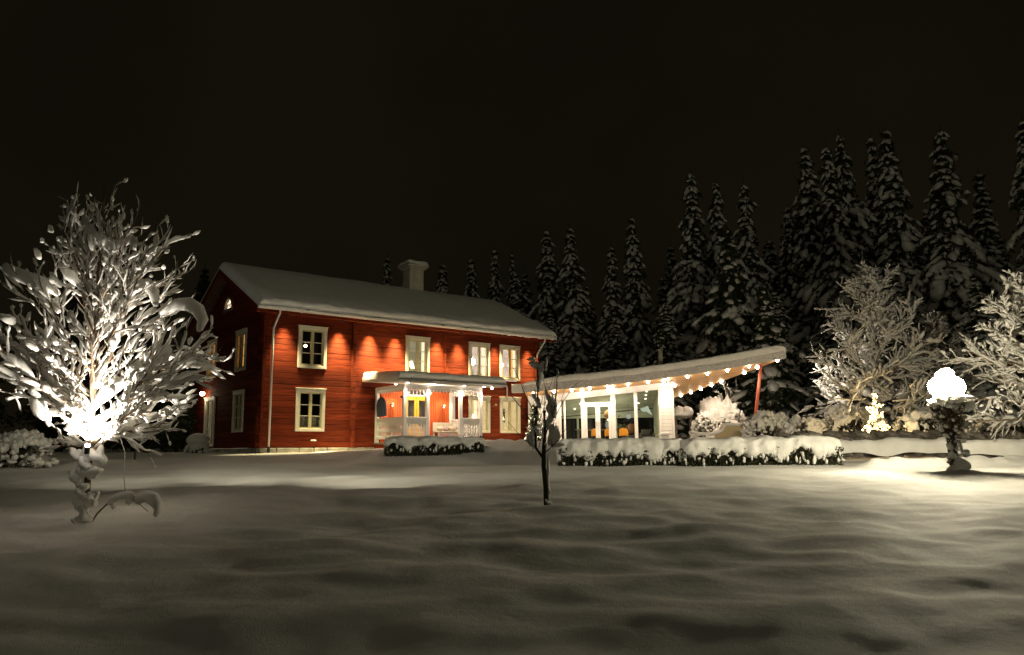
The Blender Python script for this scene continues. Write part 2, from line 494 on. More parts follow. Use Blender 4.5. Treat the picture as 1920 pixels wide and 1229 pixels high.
# ------------------------------------------------------------------ snowy ground
def spread(a, b, st, lo, hi, g=1.25):
    c = list(np.arange(a, b, st)); s_ = st; x = a; L = []
    while x > lo:
        s_ *= g; x -= s_; L.append(x)
    s_ = st; x = c[-1]; Rr = []
    while x < hi:
        s_ *= g; x += s_; Rr.append(x)
    return np.array(L[::-1] + c + Rr)
gx = spread(-15, 17, 0.075, -380, 380); gy = spread(3.0, 22.5, 0.075, -120, 500, 1.12)
GX, GY = np.meshgrid(gx, gy, indexing='ij')
GZ = ground_z(GX, GY)
gm = MB().grid(np.stack([GX, GY, GZ], -1))
ground = gm.build('snowy_ground', GSNOW, smooth=True)
ground['kind'] = 'structure'

# ================================================================== FARMHOUSE
TH = R(51.52)
HX, HY = -8.816, 27.0
HOUSE_RZ = math.pi / 2 - TH
def H(u, s, z):      # house frame (u along the facade, s into the house) to world
    return (HX + u * math.sin(TH) - s * math.cos(TH), HY + u * math.cos(TH) + s * math.sin(TH), z)
house = thing('farmhouse', 'large two storey red log farmhouse with snow covered gable roof and lit windows', 'house', (HX, HY, 0), HOUSE_RZ)
HL, HW = 12.75, 8.0
EAVE, RIDGE = 5.02, 7.05

WIN = dict(w=1.12, hl=1.542, hu=1.54, zl=0.706, zu=3.007)
front_low = [(1.80, WIN['zl'], 1.12, 1.542), (9.42, WIN['zl'], 1.12, 1.542), (11.09, WIN['zl'], 1.12, 1.542)]
front_up = [(u, WIN['zu'], 1.12, 1.54) for u in (1.80, 6.33, 9.42, 11.09)]
gable_low = [(2.27, WIN['zl'], 1.12, 1.542), (5.62, 0.2, 1.25, 1.98)]
gable_up = [(s_, WIN['zu'], 1.12, 1.54) for s_ in (2.27, 5.73)]

LH = 0.204
N_LOG = 24
def log_mesh(length, h, seed):
    r_ = random.Random(seed)
    n = max(2, int(length / 0.8) + 1)
    g1, g2 = r_.uniform(.001, .004) * (2.2 if r_.random() < .25 else 1), r_.uniform(.001, .004)
    gr = r_.uniform(.36, .43)
    prof = [(0.10, -h / 2), (.012 + g1 * 3, -h / 2), (-0.019, -h * gr), (-0.0205, 0.0), (-0.0205, h * 0.47), (-.018, h / 2), (0.10, h / 2)]
    P = np.zeros((n, 7, 3))
    for i in range(n):
        x = length * i / (n - 1)
        dy = r_.uniform(-0.0012, 0.0012); dz = r_.uniform(-0.008, 0.008) if 0 < i < n - 1 else 0
        for k, (y, z) in enumerate(prof):
            P[i, k] = (x, y + (dy if 0 < k < 6 else 0), z + (dz if 0 < k < 6 else 0))
    b = MB().grid(P, flip=True)
    b.add(np.concatenate([P[0], P[-1]]), [tuple(range(7)), tuple(range(13, 6, -1))])
    return b.mesh('log', LOG, smooth=False)

def log_wall(length, openings, face, gable=False):
    """horizontal logs broken by the openings (u, z0, w, h)"""
    k = 0
    z = 0.13 + LH / 2
    n_rows = N_LOG if not gable else N_LOG + 11
    for i in range(n_rows):
        zc = z + i * LH
        lo, hi = 0.02, length - 0.02
        if zc > EAVE - 0.05:
            if not gable: break
            t = (zc - EAVE + 0.05) / (RIDGE - EAVE)
            if t > 0.97: break
            lo, hi = 4.0 * t + 0.05, length - 4.0 * t - 0.05
        segs = [(lo, hi)]
        for (u, z0, w, h) in openings:
            if z0 + 0.04 < zc < z0 + h - 0.04:
                a, b = u - w / 2 + 0.05, u + w / 2 - 0.05
                ns = []
                for (p, q) in segs:
                    if b <= p or a >= q: ns.append((p, q)); continue
                    if a > p: ns.append((p, a))
                    if b < q: ns.append((b, q))
                segs = ns
        for (p, q) in segs:
            if q - p < 0.05: continue
            me = log_mesh(q - p, LH + 0.004, hash((face, i, round(p, 2))) & 0xffff)
            jy = random.uniform(-0.0012, 0.0012)
            if face == 'front':
                put('log', me, house, (p, jy, zc), (0, 0, 0))
            else:
                put('log', me, house, (jy, q, zc), (0, 0, -math.pi / 2))
panel_zone = (6.34, 0.13, 3.32, 2.27)     # boarded wall behind the porch
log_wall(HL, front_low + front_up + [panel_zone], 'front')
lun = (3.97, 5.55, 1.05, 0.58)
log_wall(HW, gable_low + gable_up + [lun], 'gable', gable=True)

# rear and far walls, inner lining
b = MB()
b.box(HL - 0.12, HL, 0.0, HW, 0.1, EAVE)
b.poly([(HL, 0, EAVE), (HL, HW, EAVE), (HL, 4, RIDGE), (HL - .1, 0, EAVE), (HL - .1, HW, EAVE), (HL - .1, 4, RIDGE)],
       [(0, 1, 2), (5, 4, 3), (1, 4, 5, 2), (0, 2, 5, 3)])
b.box(0, HL - 0.122, HW - 0.12, HW, 0.1, EAVE)
b.build('rear_wall', LOG, house)
# stone plinth
b = MB(); x = -0.02
while x < HL:
    w = random.uniform(0.5, 0.9); x2 = min(HL, x + w)
    m_ = MB().cbox(x + 0.008, x2 - 0.008, -0.06, 0.12, -0.55, 0.118, 0.02); m_.build('plinth_stone', STONE, house)
    x = x2
y = 0.15
while y < HW:
    w = random.uniform(0.5, 0.9); y2 = min(HW, y + w)
    MB().cbox(-0.06, 0.12, y + 0.008, y2 - 0.008, -0.55, 0.118, 0.02).build('plinth_stone', STONE, house)
    y = y2
# log ends at the corner and where inner walls meet the facade
end_me = MB().cbox(-0.085, 0.085, -0.14, 0.0, -0.098, 0.098, 0.016).mesh('log_end', LOG)
for i in range(N_LOG):
    zc = 0.13 + LH / 2 + i * LH
    put('log_end', end_me, house, (0.09 + random.uniform(-.008, .008), -0.01, zc), (0, 0, 0))
    put('log_end', end_me, house, (HL - 0.09 + random.uniform(-.008, .008), -0.02, zc), (0, 0, 0))
    put('log_end', end_me, house, (-0.02, 0.09, zc), (0, 0, -math.pi / 2))
    put('log_end', end_me, house, (3.48 + random.uniform(-.01, .01), 0.03, zc), (0, 0, 0))
    if zc > 2.9:
        put('log_end', end_me, house, (7.72 + random.uniform(-.01, .01), 0.03, zc), (0, 0, 0))
# corner boards
MB().cbox(-0.10, 0.0, -0.185, -0.155, 0.12, EAVE - .05).build('corner_board', LOG, house)

# ---- windows
def window(u, z0, w, h, face='front', dark=False, cas=TRIM, sash=SASH):
    """built facing -y, origin at the bottom centre of the casing"""
    c = 0.125
    b = MB()
    b.cbox(-w / 2, -w / 2 + c, -0.075, 0.02, 0.0, h - c + .001)
    b.cbox(w / 2 - c, w / 2, -0.075, 0.02, 0.0, h - c + .001)
    b.cbox(-w / 2 - 0.01, w / 2 + 0.01, -0.082, 0.02, h - c, h)
    b.cbox(-w / 2 - 0.03, w / 2 + 0.03, -0.11, 0.02, h + 0.001, h + 0.03)
    b.cbox(-w / 2 + c + .001, w / 2 - c - .001, -0.075, 0.02, 0.0, c * 0.8)
    # reveal
    if face == 'front':
        loc, rot = (u, 0, z0), (0, 0, 0)
    else:
        loc, rot = (0, u, z0), (0, 0, -math.pi / 2)
    wo = b.build('window', cas, house, loc=loc, rot=rot)
    iw, z1, z2 = w / 2 - c, c * 0.8, h - c
    f = MB()
    f.box(-iw - .02, -iw + 0.05, -0.035, 0.03, z1, z2)
    f.box(iw - 0.05, iw + .02, -0.035, 0.03, z1, z2)
    f.box(-iw + .051, iw - .051, -0.035, 0.03, z2 - 0.05, z2)
    f.box(-iw + .051, iw - .051, -0.035, 0.03, z1, z1 + 0.055)
    f.box(-0.055, 0.055, -0.045, 0.03, z1 + .056, z2 - .051)
    f.build('window_frame', sash, wo)
    mz = []
    gh = (z2 - 0.05) - (z1 + 0.055)
    for k in (1, 2):
        zz = z1 + 0.055 + gh * k / 3
        for xa, xb in ((-iw + .051, -0.056), (0.056, iw - .051)):
            MB().box(xa, xb, -0.028, 0.015, zz - 0.014, zz + 0.014).build('glazing_bar', TRIM, wo)
    pw = iw - .051 - .056; ph = gh / 3
    pm = MB().box(-pw / 2, pw / 2, 0.0, 0.004, -ph / 2 + .015, ph / 2 - .015).mesh('pane', GLASS)
    for sx in (-1, 1):
        for k in range(3):
            put('pane', pm, wo, (sx * (0.056 + pw / 2), 0, z1 + 0.055 + gh * (k + .5) / 3), (0, 0, 0))
    return wo, iw, z1, z2

def room(wo, iw, z1, z2, mat, depth=1.1, floor=True, xl=0.5):
    b = MB()
    y0, y1 = 0.13, 0.13 + depth
    X0, X1, Z0, Z1 = -iw - xl, iw + xl, z1 - 0.3, z2 + 0.35
    V = [(X0, y0, Z0), (X1, y0, Z0), (X1, y1, Z0), (X0, y1, Z0), (X0, y0, Z1), (X1, y0, Z1), (X1, y1, Z1), (X0, y1, Z1)]
    b.add(V, np.array([(0, 1, 2, 3), (7, 6, 5, 4), (2, 1, 5, 6), (3, 2, 6, 7), (0, 3, 7, 4)]))
    b.build('room', mat, wo)
def curtain(wo, x0, x1, z0, z1, mat, y=0.16, folds=5):
    n = folds * 6
    P = np.zeros((n + 1, 2, 3))
    for i in range(n + 1):
        t = i / n; yy = y + 0.025 * math.sin(t * folds * 2 * math.pi)
        P[i, 0] = (x0 + (x1 - x0) * t, yy, z0); P[i, 1] = (x0 + (x1 - x0) * t, yy, z1)
    MB().grid(P).build('curtain', mat, wo, smooth=True)
def plant(wo, x, z, r=0.13, n=90, y=0.2):
    P = rng.normal(size=(n, 3)); P /= np.linalg.norm(P, axis=1)[:, None]
    P = P * rng.uniform(.4, 1, n)[:, None] * np.array([r, r * .5, r * 1.1]) + np.array([x, y, z + r])
    MB().leaves(P, 0.035).build('potted_plant', LEAFG, wo)
    MB().tube([(x, y, z - 0.03), (x, y, z + 0.06)], [0.045, 0.06], 8).build('flower_pot', WHITE, wo)
def shade_lamp(wo, x, z, y=0.35, s=1.0, mat=None):
    b = MB().tube([(x, y, z + .10 * s), (x, y, z + .34 * s)], [0.11 * s, 0.035 * s], 12)
    b.build('lamp_shade', mat or SHADE_L, wo)
    MB().tube([(x, y, z - 0.05), (x, y, z + .11 * s)], [0.02, 0.012], 6).build('lamp_foot', WHITE, wo)
def bulb(wo, x, z, r=0.05, y=0.45, mat=None):
    MB().blob((x, y, z), r, sub=2, lump=0.0).build('bulb', mat or BULB, wo, smooth=True)
    MB().tube([(x, y, z + r), (x, y, z + r + .45)], 0.006, 5).build('lamp_cord', DARKMETAL, wo)
def sill_board(wo, iw, z1):
    MB().box(-iw - .05, iw + .05, 0.04, 0.32, z1 - 0.03, z1 + 0.02).build('inner_sill', WHITE, wo)

fu = [window(*q) for q in front_up]
fl = [window(*q) for q in front_low]
gu = [window(*q, face='gable') for q in gable_up]
g0 = window(*gable_low[0], face='gable')
# upper left: dark room, one yellow bulb
wo, iw, z1, z2 = fu[0]; room(wo, iw, z1, z2, BLACKR); bulb(wo, -0.13, 0.86, 0.055, y=0.3)
curtain(wo, 0.06, 0.35, z1, z2, INTD, y=.3); sill_board(wo, iw, z1)
# lower left: dark with grey cafe curtain
wo, iw, z1, z2 = fl[0]; room(wo, iw, z1, z2, BLACKR); curtain(wo, -iw, iw, z1, z1 + 0.44, CURT_G, folds=8)
# second upper window
wo, iw, z1, z2 = fu[1]; room(wo, iw, z1, z2, WALL_GREY); shade_lamp(wo, -0.10, z1 + .06, 0.3, 1.35, SHADE_L); plant(wo, -.27, z1 + .03, .12); plant(wo, .15, z1 + .03, .1)
curtain(wo, 0.30, 0.44, z1, z2, CURT_W, folds=2); bulb(wo, -0.12, 0.92, 0.035, y=.7, mat=WBULB); sill_board(wo, iw, z1)
# third: bright globe
wo, iw, z1, z2 = fu[2]; room(wo, iw, z1, z2, WALL_LILAC); bulb(wo, -0.12, 0.76, 0.165, y=.36, mat=WBULB); plant(wo, -.2, z1 + .02, .15); plant(wo, .15, z1 + .02, .13)
curtain(wo, 0.27, 0.44, z1, z2, CURT_W, folds=2); sill_board(wo, iw, z1)
# fourth: white glare and orange curtain
wo, iw, z1, z2 = fu[3]; room(wo, iw, z1, z2, WALL_LILAC); bulb(wo, -0.2, 0.72, 0.15, y=.4, mat=WBULB); bulb(wo, -.17, .42, .11, y=.62, mat=WBULB)
curtain(wo, 0.10, 0.32, z1, z2, CURT_O, folds=3); curtain(wo, .32, .44, z1, z2, CURT_W, folds=2); plant(wo, -.3, z1, .05); sill_board(wo, iw, z1)
# lower third / fourth
wo, iw, z1, z2 = fl[1]; room(wo, iw, z1, z2, WALL_WARM); shade_lamp(wo, 0.0, z1 + .4, .4, 0.9); curtain(wo, .1, .44, z1, z2, CURT_W, folds=4, y=.5)
MB().box(-.3, -.02, .9, .95, 1.0, 1.25).build('picture', INTD, wo); sill_board(wo, iw, z1)
wo, iw, z1, z2 = fl[2]; room(wo, iw, z1, z2, WALL_WARM); shade_lamp(wo, -.16, z1 + .62, .6, 0.9)
MB().tube([(-.16, .6, z1 - .1), (-.16, .6, z1 + .6)], .012, 6).build('lamp_stand', BRASS, wo)
shade_lamp(wo, .17, z1 + .45, .7, .6); plant(wo, .17, z1 + .04, .12)
MB().box(.08, .36, .8, .86, z1 + .4, z1 + 1.0).build('picture', INTD, wo); sill_board(wo, iw, z1)
# gable upper windows
wo, iw, z1, z2 = gu[0]; room(wo, iw, z1, z2, BLACKR); curtain(wo, -iw, -.1, z1, z2, CURT_O, folds=3); bulb(wo, .22, .75, .03, y=.6)
wo, iw, z1, z2 = gu[1]; room(wo, iw, z1, z2, WALL_WARM); curtain(wo, -iw, iw, z1, z2, CURT_O, folds=6)
wo, iw, z1, z2 = g0; room(wo, iw, z1, z2, BLACKR); curtain(wo, -iw, iw, z1, z2, CURT_G, folds=7)
# gable door with glazing, and its lamp
gd, iw, z1, z2 = window(*gable_low[1], face='gable', cas=WHITE, sash=TRIM)
gd.name = 'glazed_door'; room(gd, iw, z1, z2, WALL_GREY); curtain(gd, -iw, -.05, z1, z2, CURT_G)
# gable lamp
b = MB().tube([(-0.03, 0, 0), (-0.2, 0, 0.03)], 0.015, 6).blob((-0.2, 0, 0.0), (0.05, 0.05, 0.03), sub=1)
wl = b.build('gable_lamp', BRASS, house, loc=(-.02, 6.15, 2.42))
MB().blob((-0.2, 0, -0.045), (0.10, 0.10, 0.09), sub=2, lump=0).build('bulb', mat_emit('gable_bulb_glow', (1, .88, .6), 22), wl, smooth=True)
lamp('POINT', (-0.30, 0, -0.12), 15, (1, .78, .45), wl, 0.08)

# attic fan window
b = MB(); n = 14
ro, ri = 0.50, 0.40
V = []; F = []
for i in range(n + 1):
    a = math.pi * i / n
    for r_ in (ri, ro):
        for yy in (-0.07, 0.02):
            V.append((r_ * math.cos(a), yy, r_ * math.sin(a)))
for i in range(n):
    q = i * 4; p = q + 4
    F += [(q, q + 2, p + 2, p), (q + 1, p + 1, p + 3, q + 3), (q + 2, q + 3, p + 3, p + 2), (q, p, p + 1, q + 1)]
b.add(V, F); b.cbox(-0.54, 0.54, -0.09, 0.02, -0.09, -0.001)
fan = b.build('fan_window', WOODD, house, loc=(0, 3.97, 5.63), rot=(0, 0, -math.pi / 2))
m = MB()
for a in (45, 90, 135):
    m.beam((0.1 * math.cos(R(a)), -0.02, 0.1 * math.sin(R(a))), (ri * math.cos(R(a)), -0.02, ri * math.sin(R(a))), 0.025, 0.03)
for i in range(8):
    a0, a1 = math.pi * i / 8, math.pi * (i + 1) / 8
    m.beam((.2 * math.cos(a0), -.02, .2 * math.sin(a0)), (.2 * math.cos(a1), -.02, .2 * math.sin(a1)), .02, .025)
m.build('glazing_bar', TRIM, fan)
V = [(0, 0.03, 0)] + [(ri * math.cos(math.pi * i / n), 0.03, ri * math.sin(math.pi * i / n)) for i in range(n + 1)]
MB().poly(V, [(0, i + 1, i + 2) for i in range(n)]).build('pane', LUNET, fan)

# ---- roof
OV = 0.45; U0, U1 = -0.45, HL + 0.62
SL = (RIDGE - EAVE) / 4.0
def roof_z(s): return 5.267 + .483 * (s if s <= 4 else 8 - s)
b = MB()
S = [-OV, 4.0, 8 + OV]
V = []
for u in (U0, U1):
    for s_ in S:
        V += [(u, s_, roof_z(s_)), (u, s_, roof_z(s_) - 0.12)]
b.add(V, [(0, 2, 8, 6), (2, 4, 10, 8), (1, 7, 9, 3), (3, 9, 11, 5), (0, 6, 7, 1), (4, 5, 11, 10), (0, 1, 3, 2), (2, 3, 5, 4), (6, 8, 9, 7), (8, 10, 11, 9)])
roof = b.build('roof', TILE, house)
# soffit, fascia, gutter
MB().box(U0, U1, -OV + .03, -0.03, 4.895, 4.915).build('soffit', LOG, house)
MB().cbox(U0, U1, -OV - .005, -OV + .028, 4.86, 5.0).build('fascia', LOG, house)
P = []
for i, u in enumerate(np.linspace(U0 - .02, U1 + .02, 40)):
    row = []
    for a in np.linspace(math.pi, 2 * math.pi, 7):
        row.append((u, -OV - 0.085 + 0.065 * math.cos(a), 5.035 + 0.085 * math.sin(a) - 0.0))
    P.append(row)
b = MB().grid(np.array(P)); Q = np.array(P) + np.array([0, 0, 0.006]); b.grid(Q, flip=True)
b.build('gutter', WHITE, roof, smooth=True)
# barge boards
for sgn in (0, 1):
    for uu in (U0, U1):
        s0, s1 = (-OV - .02, 4.0) if sgn == 0 else (8 + OV + .02, 4.0)
        MB().poly([(uu - .03, s0, roof_z(s0) - .22), (uu + .03, s0, roof_z(s0) - .22), (uu + .03, s1, roof_z(s1) - .22), (uu - .03, s1, roof_z(s1) - .22),
                   (uu - .03, s0, roof_z(s0) + .01), (uu + .03, s0, roof_z(s0) + .01), (uu + .03, s1, roof_z(s1) + .01), (uu - .03, s1, roof_z(s1) + .01)],
                  [(0, 3, 2, 1), (4, 5, 6, 7), (0, 1, 5, 4), (1, 2, 6, 5), (2, 3, 7, 6), (3, 0, 4, 7)]).build('barge_board', LOG, roof)
# thick snow blanket: profile swept along u
prof = [(-OV - .02, 0.03), (-OV - .12, 0.06), (-OV - .18, .11), (-OV - .20, .19), (-OV - .15, .28), (-OV - .02, .35), (-OV + .2, .38), (0.3, .40),
        (1.0, .40), (1.8, .40), (2.6, .40), (3.3, .39), (3.8, .36), (4.0, .33), (4.2, .36), (5, .40), (6.5, .40), (8, .40), (8 + OV, .33), (8 + OV + .12, .15), (8 + OV, .02)]
us = np.linspace(U0, U1, 220)
P = np.zeros((len(us), len(prof), 3))
for j, (s_, h) in enumerate(prof):
    edge = 1.0 if j <= 6 else 0.25
    nz = perlin(us * 1.3 + j * .13, np.full(len(us), j * .35 + 2)) + .5 * perlin(us * 3.7, np.full(len(us), j * .5 + 8))
    endf = np.minimum(np.minimum((us - U0) / .18, (U1 - us) / .18), 1); endf = np.sqrt(np.clip(endf, 0.0, 1))
    big = 0.05 * perlin(us * .45 + 3, np.full(len(us), s_ * .5))
    zz = roof_z(min(max(s_, -OV), 8 + OV)) + (h * (0.35 + .65 * endf) if h > .1 else h) + edge * .055 * nz + (big if j > 5 else 0)
    ss = s_ + (-(edge * .07 * nz) if 0 < j < 6 else 0)
    uu = us.copy()
    P[:, j, 0] = uu; P[:, j, 1] = ss; P[:, j, 2] = zz
# round the roll downwards in the last decimetres at each end
b = MB().grid(P, flip=True)
for k in (0, -1):
    ring = P[k]; n_ = len(ring)
    # end cap as strips between the profile and the roof line
    base = np.array([(ring[i, 0], ring[i, 1], roof_z(min(max(ring[i, 1], -OV), 8 + OV)) + .002) for i in range(n_)])
    g_ = np.stack([ring, base], 0)
    b.grid(g_, flip=(k == -1))
b.build('snow_cover', SNOW, roof, smooth=True)
# icy snow hanging over the gutter
def ice_run(ua, ub, thick):
    n = int((ub - ua) / .045) + 2
    uu = np.linspace(ua, ub, n)
    t = (uu - ua) / (ub - ua)
    env = np.clip(np.minimum(t, 1 - t) * (ub - ua) / .12, 0, 1) ** .5
    rad = thick * env * (0.75 + .5 * perlin(uu * 3.1, uu * 0 + 4.4) + .28 * perlin(uu * 11, uu * 0 + 1.4))
    n2 = 10
    P = np.zeros((n, n2, 3))
    for k in range(n2):
        a = 2 * math.pi * k / n2
        P[:, k, 0] = uu
        P[:, k, 1] = -OV - .165 + np.cos(a) * rad * .75
        P[:, k, 2] = 5.03 - rad * .15 + np.sin(a) * rad * (1.0)
    m_ = MB(); m_.grid(np.concatenate([P, P[:, :1]], 1), flip=False)
    m_.build('hanging_snow', SNOW, roof, smooth=True)
for a_, b_, t_ in ((-.2, 1.25, .10), (1.35, 1.75, .045), (2.55, 3.6, .075), (5.5, 7.1, .075), (7.2, 8.1, .05), (8.4, 10.2, .095), (10.1, 13.3, .115)):
    ice_run(a_, b_, t_)
# chimney
b = MB().cbox(8.14, 8.90, 3.70, 4.35, 6.7, 8.42, .02)
b.cbox(8.05, 8.99, 3.61, 4.44, 8.42, 8.50, .02).cbox(7.97, 9.07, 3.53, 4.52, 8.502, 8.62, .02)
ch = b.build('chimney', PLASTER, house)
P = np.zeros((12, 12, 3))
for i in range(12):
    for j in range(12):
        a, c_ = i / 11 * 2 - 1, j / 11 * 2 - 1
        e_ = 1 - max(abs(a), abs(c_)) ** 5
        P[i, j] = (8.52 + a * .60, 4.025 + c_ * .53, 8.62 + .23 * max(0, e_) ** .6 + .02 * math.sin(3 * a + 2 * c_))
MB().grid(P).build('snow_cap', SNOW, ch, smooth=True)
# downpipes
MB().tube([(0.34, -OV - .06, 4.97), (0.34, -OV - .05, 4.86), (0.26, -.17, 4.36), (0.255, -.16, 4.2), (0.255, -.16, 0.16)], .038, 8).build('downpipe', WHITE, house, smooth=True)
MB().tube([(0.255, -.16, 0.16), (0.255, -.16, -.05)], .055, 8).build('drain_foot', DARKMETAL, house)
MB().tube([(12.78, -OV - .06, 4.97), (12.76, -OV - .06, 4.85), (12.55, -.2, 4.25), (12.55, -.2, 4.1)], .04, 8).build('downpipe', WHITE, house, smooth=True)
MB().tube([(12.55, -.2, 4.1), (12.55, -.2, 3.0)], .04, 8).build('downpipe', LOG, house, smooth=True)

# eave downlights
spot_u = [0.69, 2.84, 4.14, 5.28, 7.24, 8.31, 10.25, 12.12]
en = [32, 62, 75, 60, 48, 42, 34, 34]
for u_, e_ in zip(spot_u, en):
    MB().tube([(u_, -.36, 4.872), (u_, -.36, 4.80)], .045, 10).build('downlight', DARKMETAL, house)
    lamp('SPOT', (u_, -.36, 4.79), e_ * 42, (1, .82, .42), house, .13, aim=(0, .10, -1), cone=58, blend=1.0)

# ---- boarded wall behind the porch, door
u = 4.70; bw = 0.105
while u < 7.99:
    if not (5.80 < u + bw / 2 < 6.84):
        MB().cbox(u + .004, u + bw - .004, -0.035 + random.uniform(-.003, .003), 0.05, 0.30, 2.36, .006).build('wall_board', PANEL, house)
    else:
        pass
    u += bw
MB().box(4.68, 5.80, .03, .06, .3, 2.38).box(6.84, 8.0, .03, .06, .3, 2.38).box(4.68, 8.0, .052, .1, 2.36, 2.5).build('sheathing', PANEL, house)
b = MB().cbox(5.72, 5.80, -.06, .05, .3, 2.42).cbox(6.84, 6.92, -.06, .05, .3, 2.42).cbox(5.801, 6.839, -.06, .05, 2.38, 2.44).cbox(5.801, 6.839, -.05, .05, 2.14, 2.20)
df = b.build('door_frame', WHITE, house)
for k in range(6):
    x0 = 5.815 + k * .171
    MB().box(x0 + .012, x0 + .159, .01, .014, 2.205, 2.375).build('transom_pane', GLASS, df)
    if k: MB().box(x0 - .011, x0 + .011, -.02, .03, 2.205, 2.375).build('glazing_bar', WHITE, df)
for k, x0 in enumerate((5.805, 6.325)):
    b = MB(); w = .51
    b.cbox(x0, x0 + .11, -.02, .03, .30, 2.13).cbox(x0 + w - .11, x0 + w, -.02, .03, .30, 2.13)
    b.cbox(x0 + .111, x0 + w - .111, -.02, .03, 1.98, 2.13).cbox(x0 + .111, x0 + w - .111, -.02, .03, .30, .95)
    dr = b.build('door', YELLOW, house)
    MB().box(x0 + .112, x0 + w - .112, .0, .004, .951, 1.979).build('door_pane', GLASS, dr)
    if k: MB().tube([(x0 + .05, -.02, 1.2), (x0 + .05, -.08, 1.2), (x0 + .15, -.08, 1.2)], .012, 6).build('door_handle', BRASS, dr)
MB().box(5.7, 6.95, .9, .95, .2, 2.6).box(5.65, 5.7, .12, .95, .2, 2.6).box(6.95, 7.0, .12, .95, .2, 2.6).build('hall_room', mat_lit('hall_wall', (.16, .15, .16), (.3, .28, .28), .12), house)
# brass wall lamps beside the door
for u_ in (5.13, 7.52):
    b = MB().blob((0, -.05, 0), (.05, .03, .05), sub=2, lump=0).tube([(0, -.05, 0), (0, -.16, .02)], .012, 6).tube([(0, -.16, .10), (0, -.16, .02), (0, -.16, -.02)], [.02, .09, .095], 12)
    wl = b.build('wall_lamp', BRASS, house, loc=(u_, -.02, 1.76), smooth=True)
    MB().blob((0, -.16, -.02), .045, sub=2, lump=0).build('bulb', mat_emit('wall_bulb_glow', (1, .9, .75), 3), wl, smooth=True)

# small lamp right of the third window, vent grille and cable clips
MB().tube([(0, 0, 0), (0, -.16, .08)], .012, 6).tube([(0, -.16, .10), (0, -.24, .06)], [.02, .06], 8).build('wall_lamp', BRASS, house, loc=(10.15, -.03, 1.84))
MB().cbox(-.12, .12, -.05, 0, -.025, .025).build('wall_vent', STEEL, house, loc=(1.95, -.02, .38))

# ================================================================== PORCH
porch = thing('porch', 'white carpentered entrance porch with fretwork frieze and snowy flat roof on the red house front', 'porch', (HX, HY, 0), HOUSE_RZ)
PF, PV = 0.30, 2.15    # floor height, depth of the front posts
PLft, PRt = 4.50, 7.93
MB().cbox(PLft - .1, PRt + .1, -PV - .1, -.03, PF - .06, PF).build('porch_floor', WOODD, porch)
MB().box(PLft - .06, PRt + .06, -PV - .05, -.05, -.4, PF - .061).build('porch_base', LOG, porch)
posts = [(PLft, -.10), (PLft, -PV), (5.48, -PV), (6.98, -PV), (PRt, -PV), (PRt, -.10)]
for (u_, s_) in posts:
    MB().cbox(u_ - .065, u_ + .065, s_ - .065, s_ + .065, PF, 2.40, .012).build('post', WHITE, porch)
MB().cbox(8.0 + .02, 8.14, -.09, -.03, .3, 2.3).build('post', WHITE, porch)
# posts' foot by the wall
MB().beam((PLft, -.12, .30), (PLft, -.40, .02), .05, .1).build('foot_strut', WHITE, porch)
# frieze with pierced, scalloped lower edge: each pale board ends in a point
def frieze(ax, c, a0, a1):
    n = int(round((a1 - a0) / .075)); w = (a1 - a0) / n
    for k in range(n):
        x0, x1 = a0 + k * w + .004, a0 + (k + 1) * w - .004; xm = (x0 + x1) / 2
        zb = 2.14 + (.05 if k % 2 else 0)
        out = [(x0, 2.235), (x0, zb + .04), (xm - .010, zb), (xm + .010, zb), (x1, zb + .04), (x1, 2.235)]
        top = [(x0, 2.40), (x0, 2.285), (x0 + .018, 2.26), (x1 - .018, 2.26), (x1, 2.285), (x1, 2.40)]
        # two pieces joined by a narrow neck: leaves a row of holes between neighbours
        neck = [(x0 + .018, 2.26), (x0 + .018, 2.235), (x1 - .018, 2.235), (x1 - .018, 2.26)]
        m_ = MB()
        for pl in (out, top, neck):
            nn = len(pl)
            V = []
            for d_ in (-.012, .012):
                for (p, z) in pl:
                    V.append((p, c + d_, z) if ax == 'u' else (c + d_, p, z))
            m_.poly(V, [tuple(range(nn)), tuple(range(2 * nn - 1, nn - 1, -1))] + [(i, i + nn, (i + 1) % nn + nn, (i + 1) % nn) for i in range(nn)])
        m_.build('frieze_board', WHITE, porch)
frieze('u', -PV - .03, PLft + .0, PRt + .0)
frieze('s', PLft - .03, -PV, -.1)
frieze('s', PRt + .03, -PV, -.1)
MB().box(PLft - .05, PRt + .05, -PV - .08, -PV - .045, 2.33, 2.42).build('frieze_beam', WHITE, porch)
# brackets by the posts
for (u_, s_) in posts[1:5]:
    for sg in (-1, 1):
        if (u_ == PLft and sg < 0) or (u_ == PRt and sg > 0): continue
        MB().beam((u_ + sg * .07, s_, 2.02), (u_ + sg * .20, s_, 2.16), .02, .05).build('bracket', WHITE, porch)
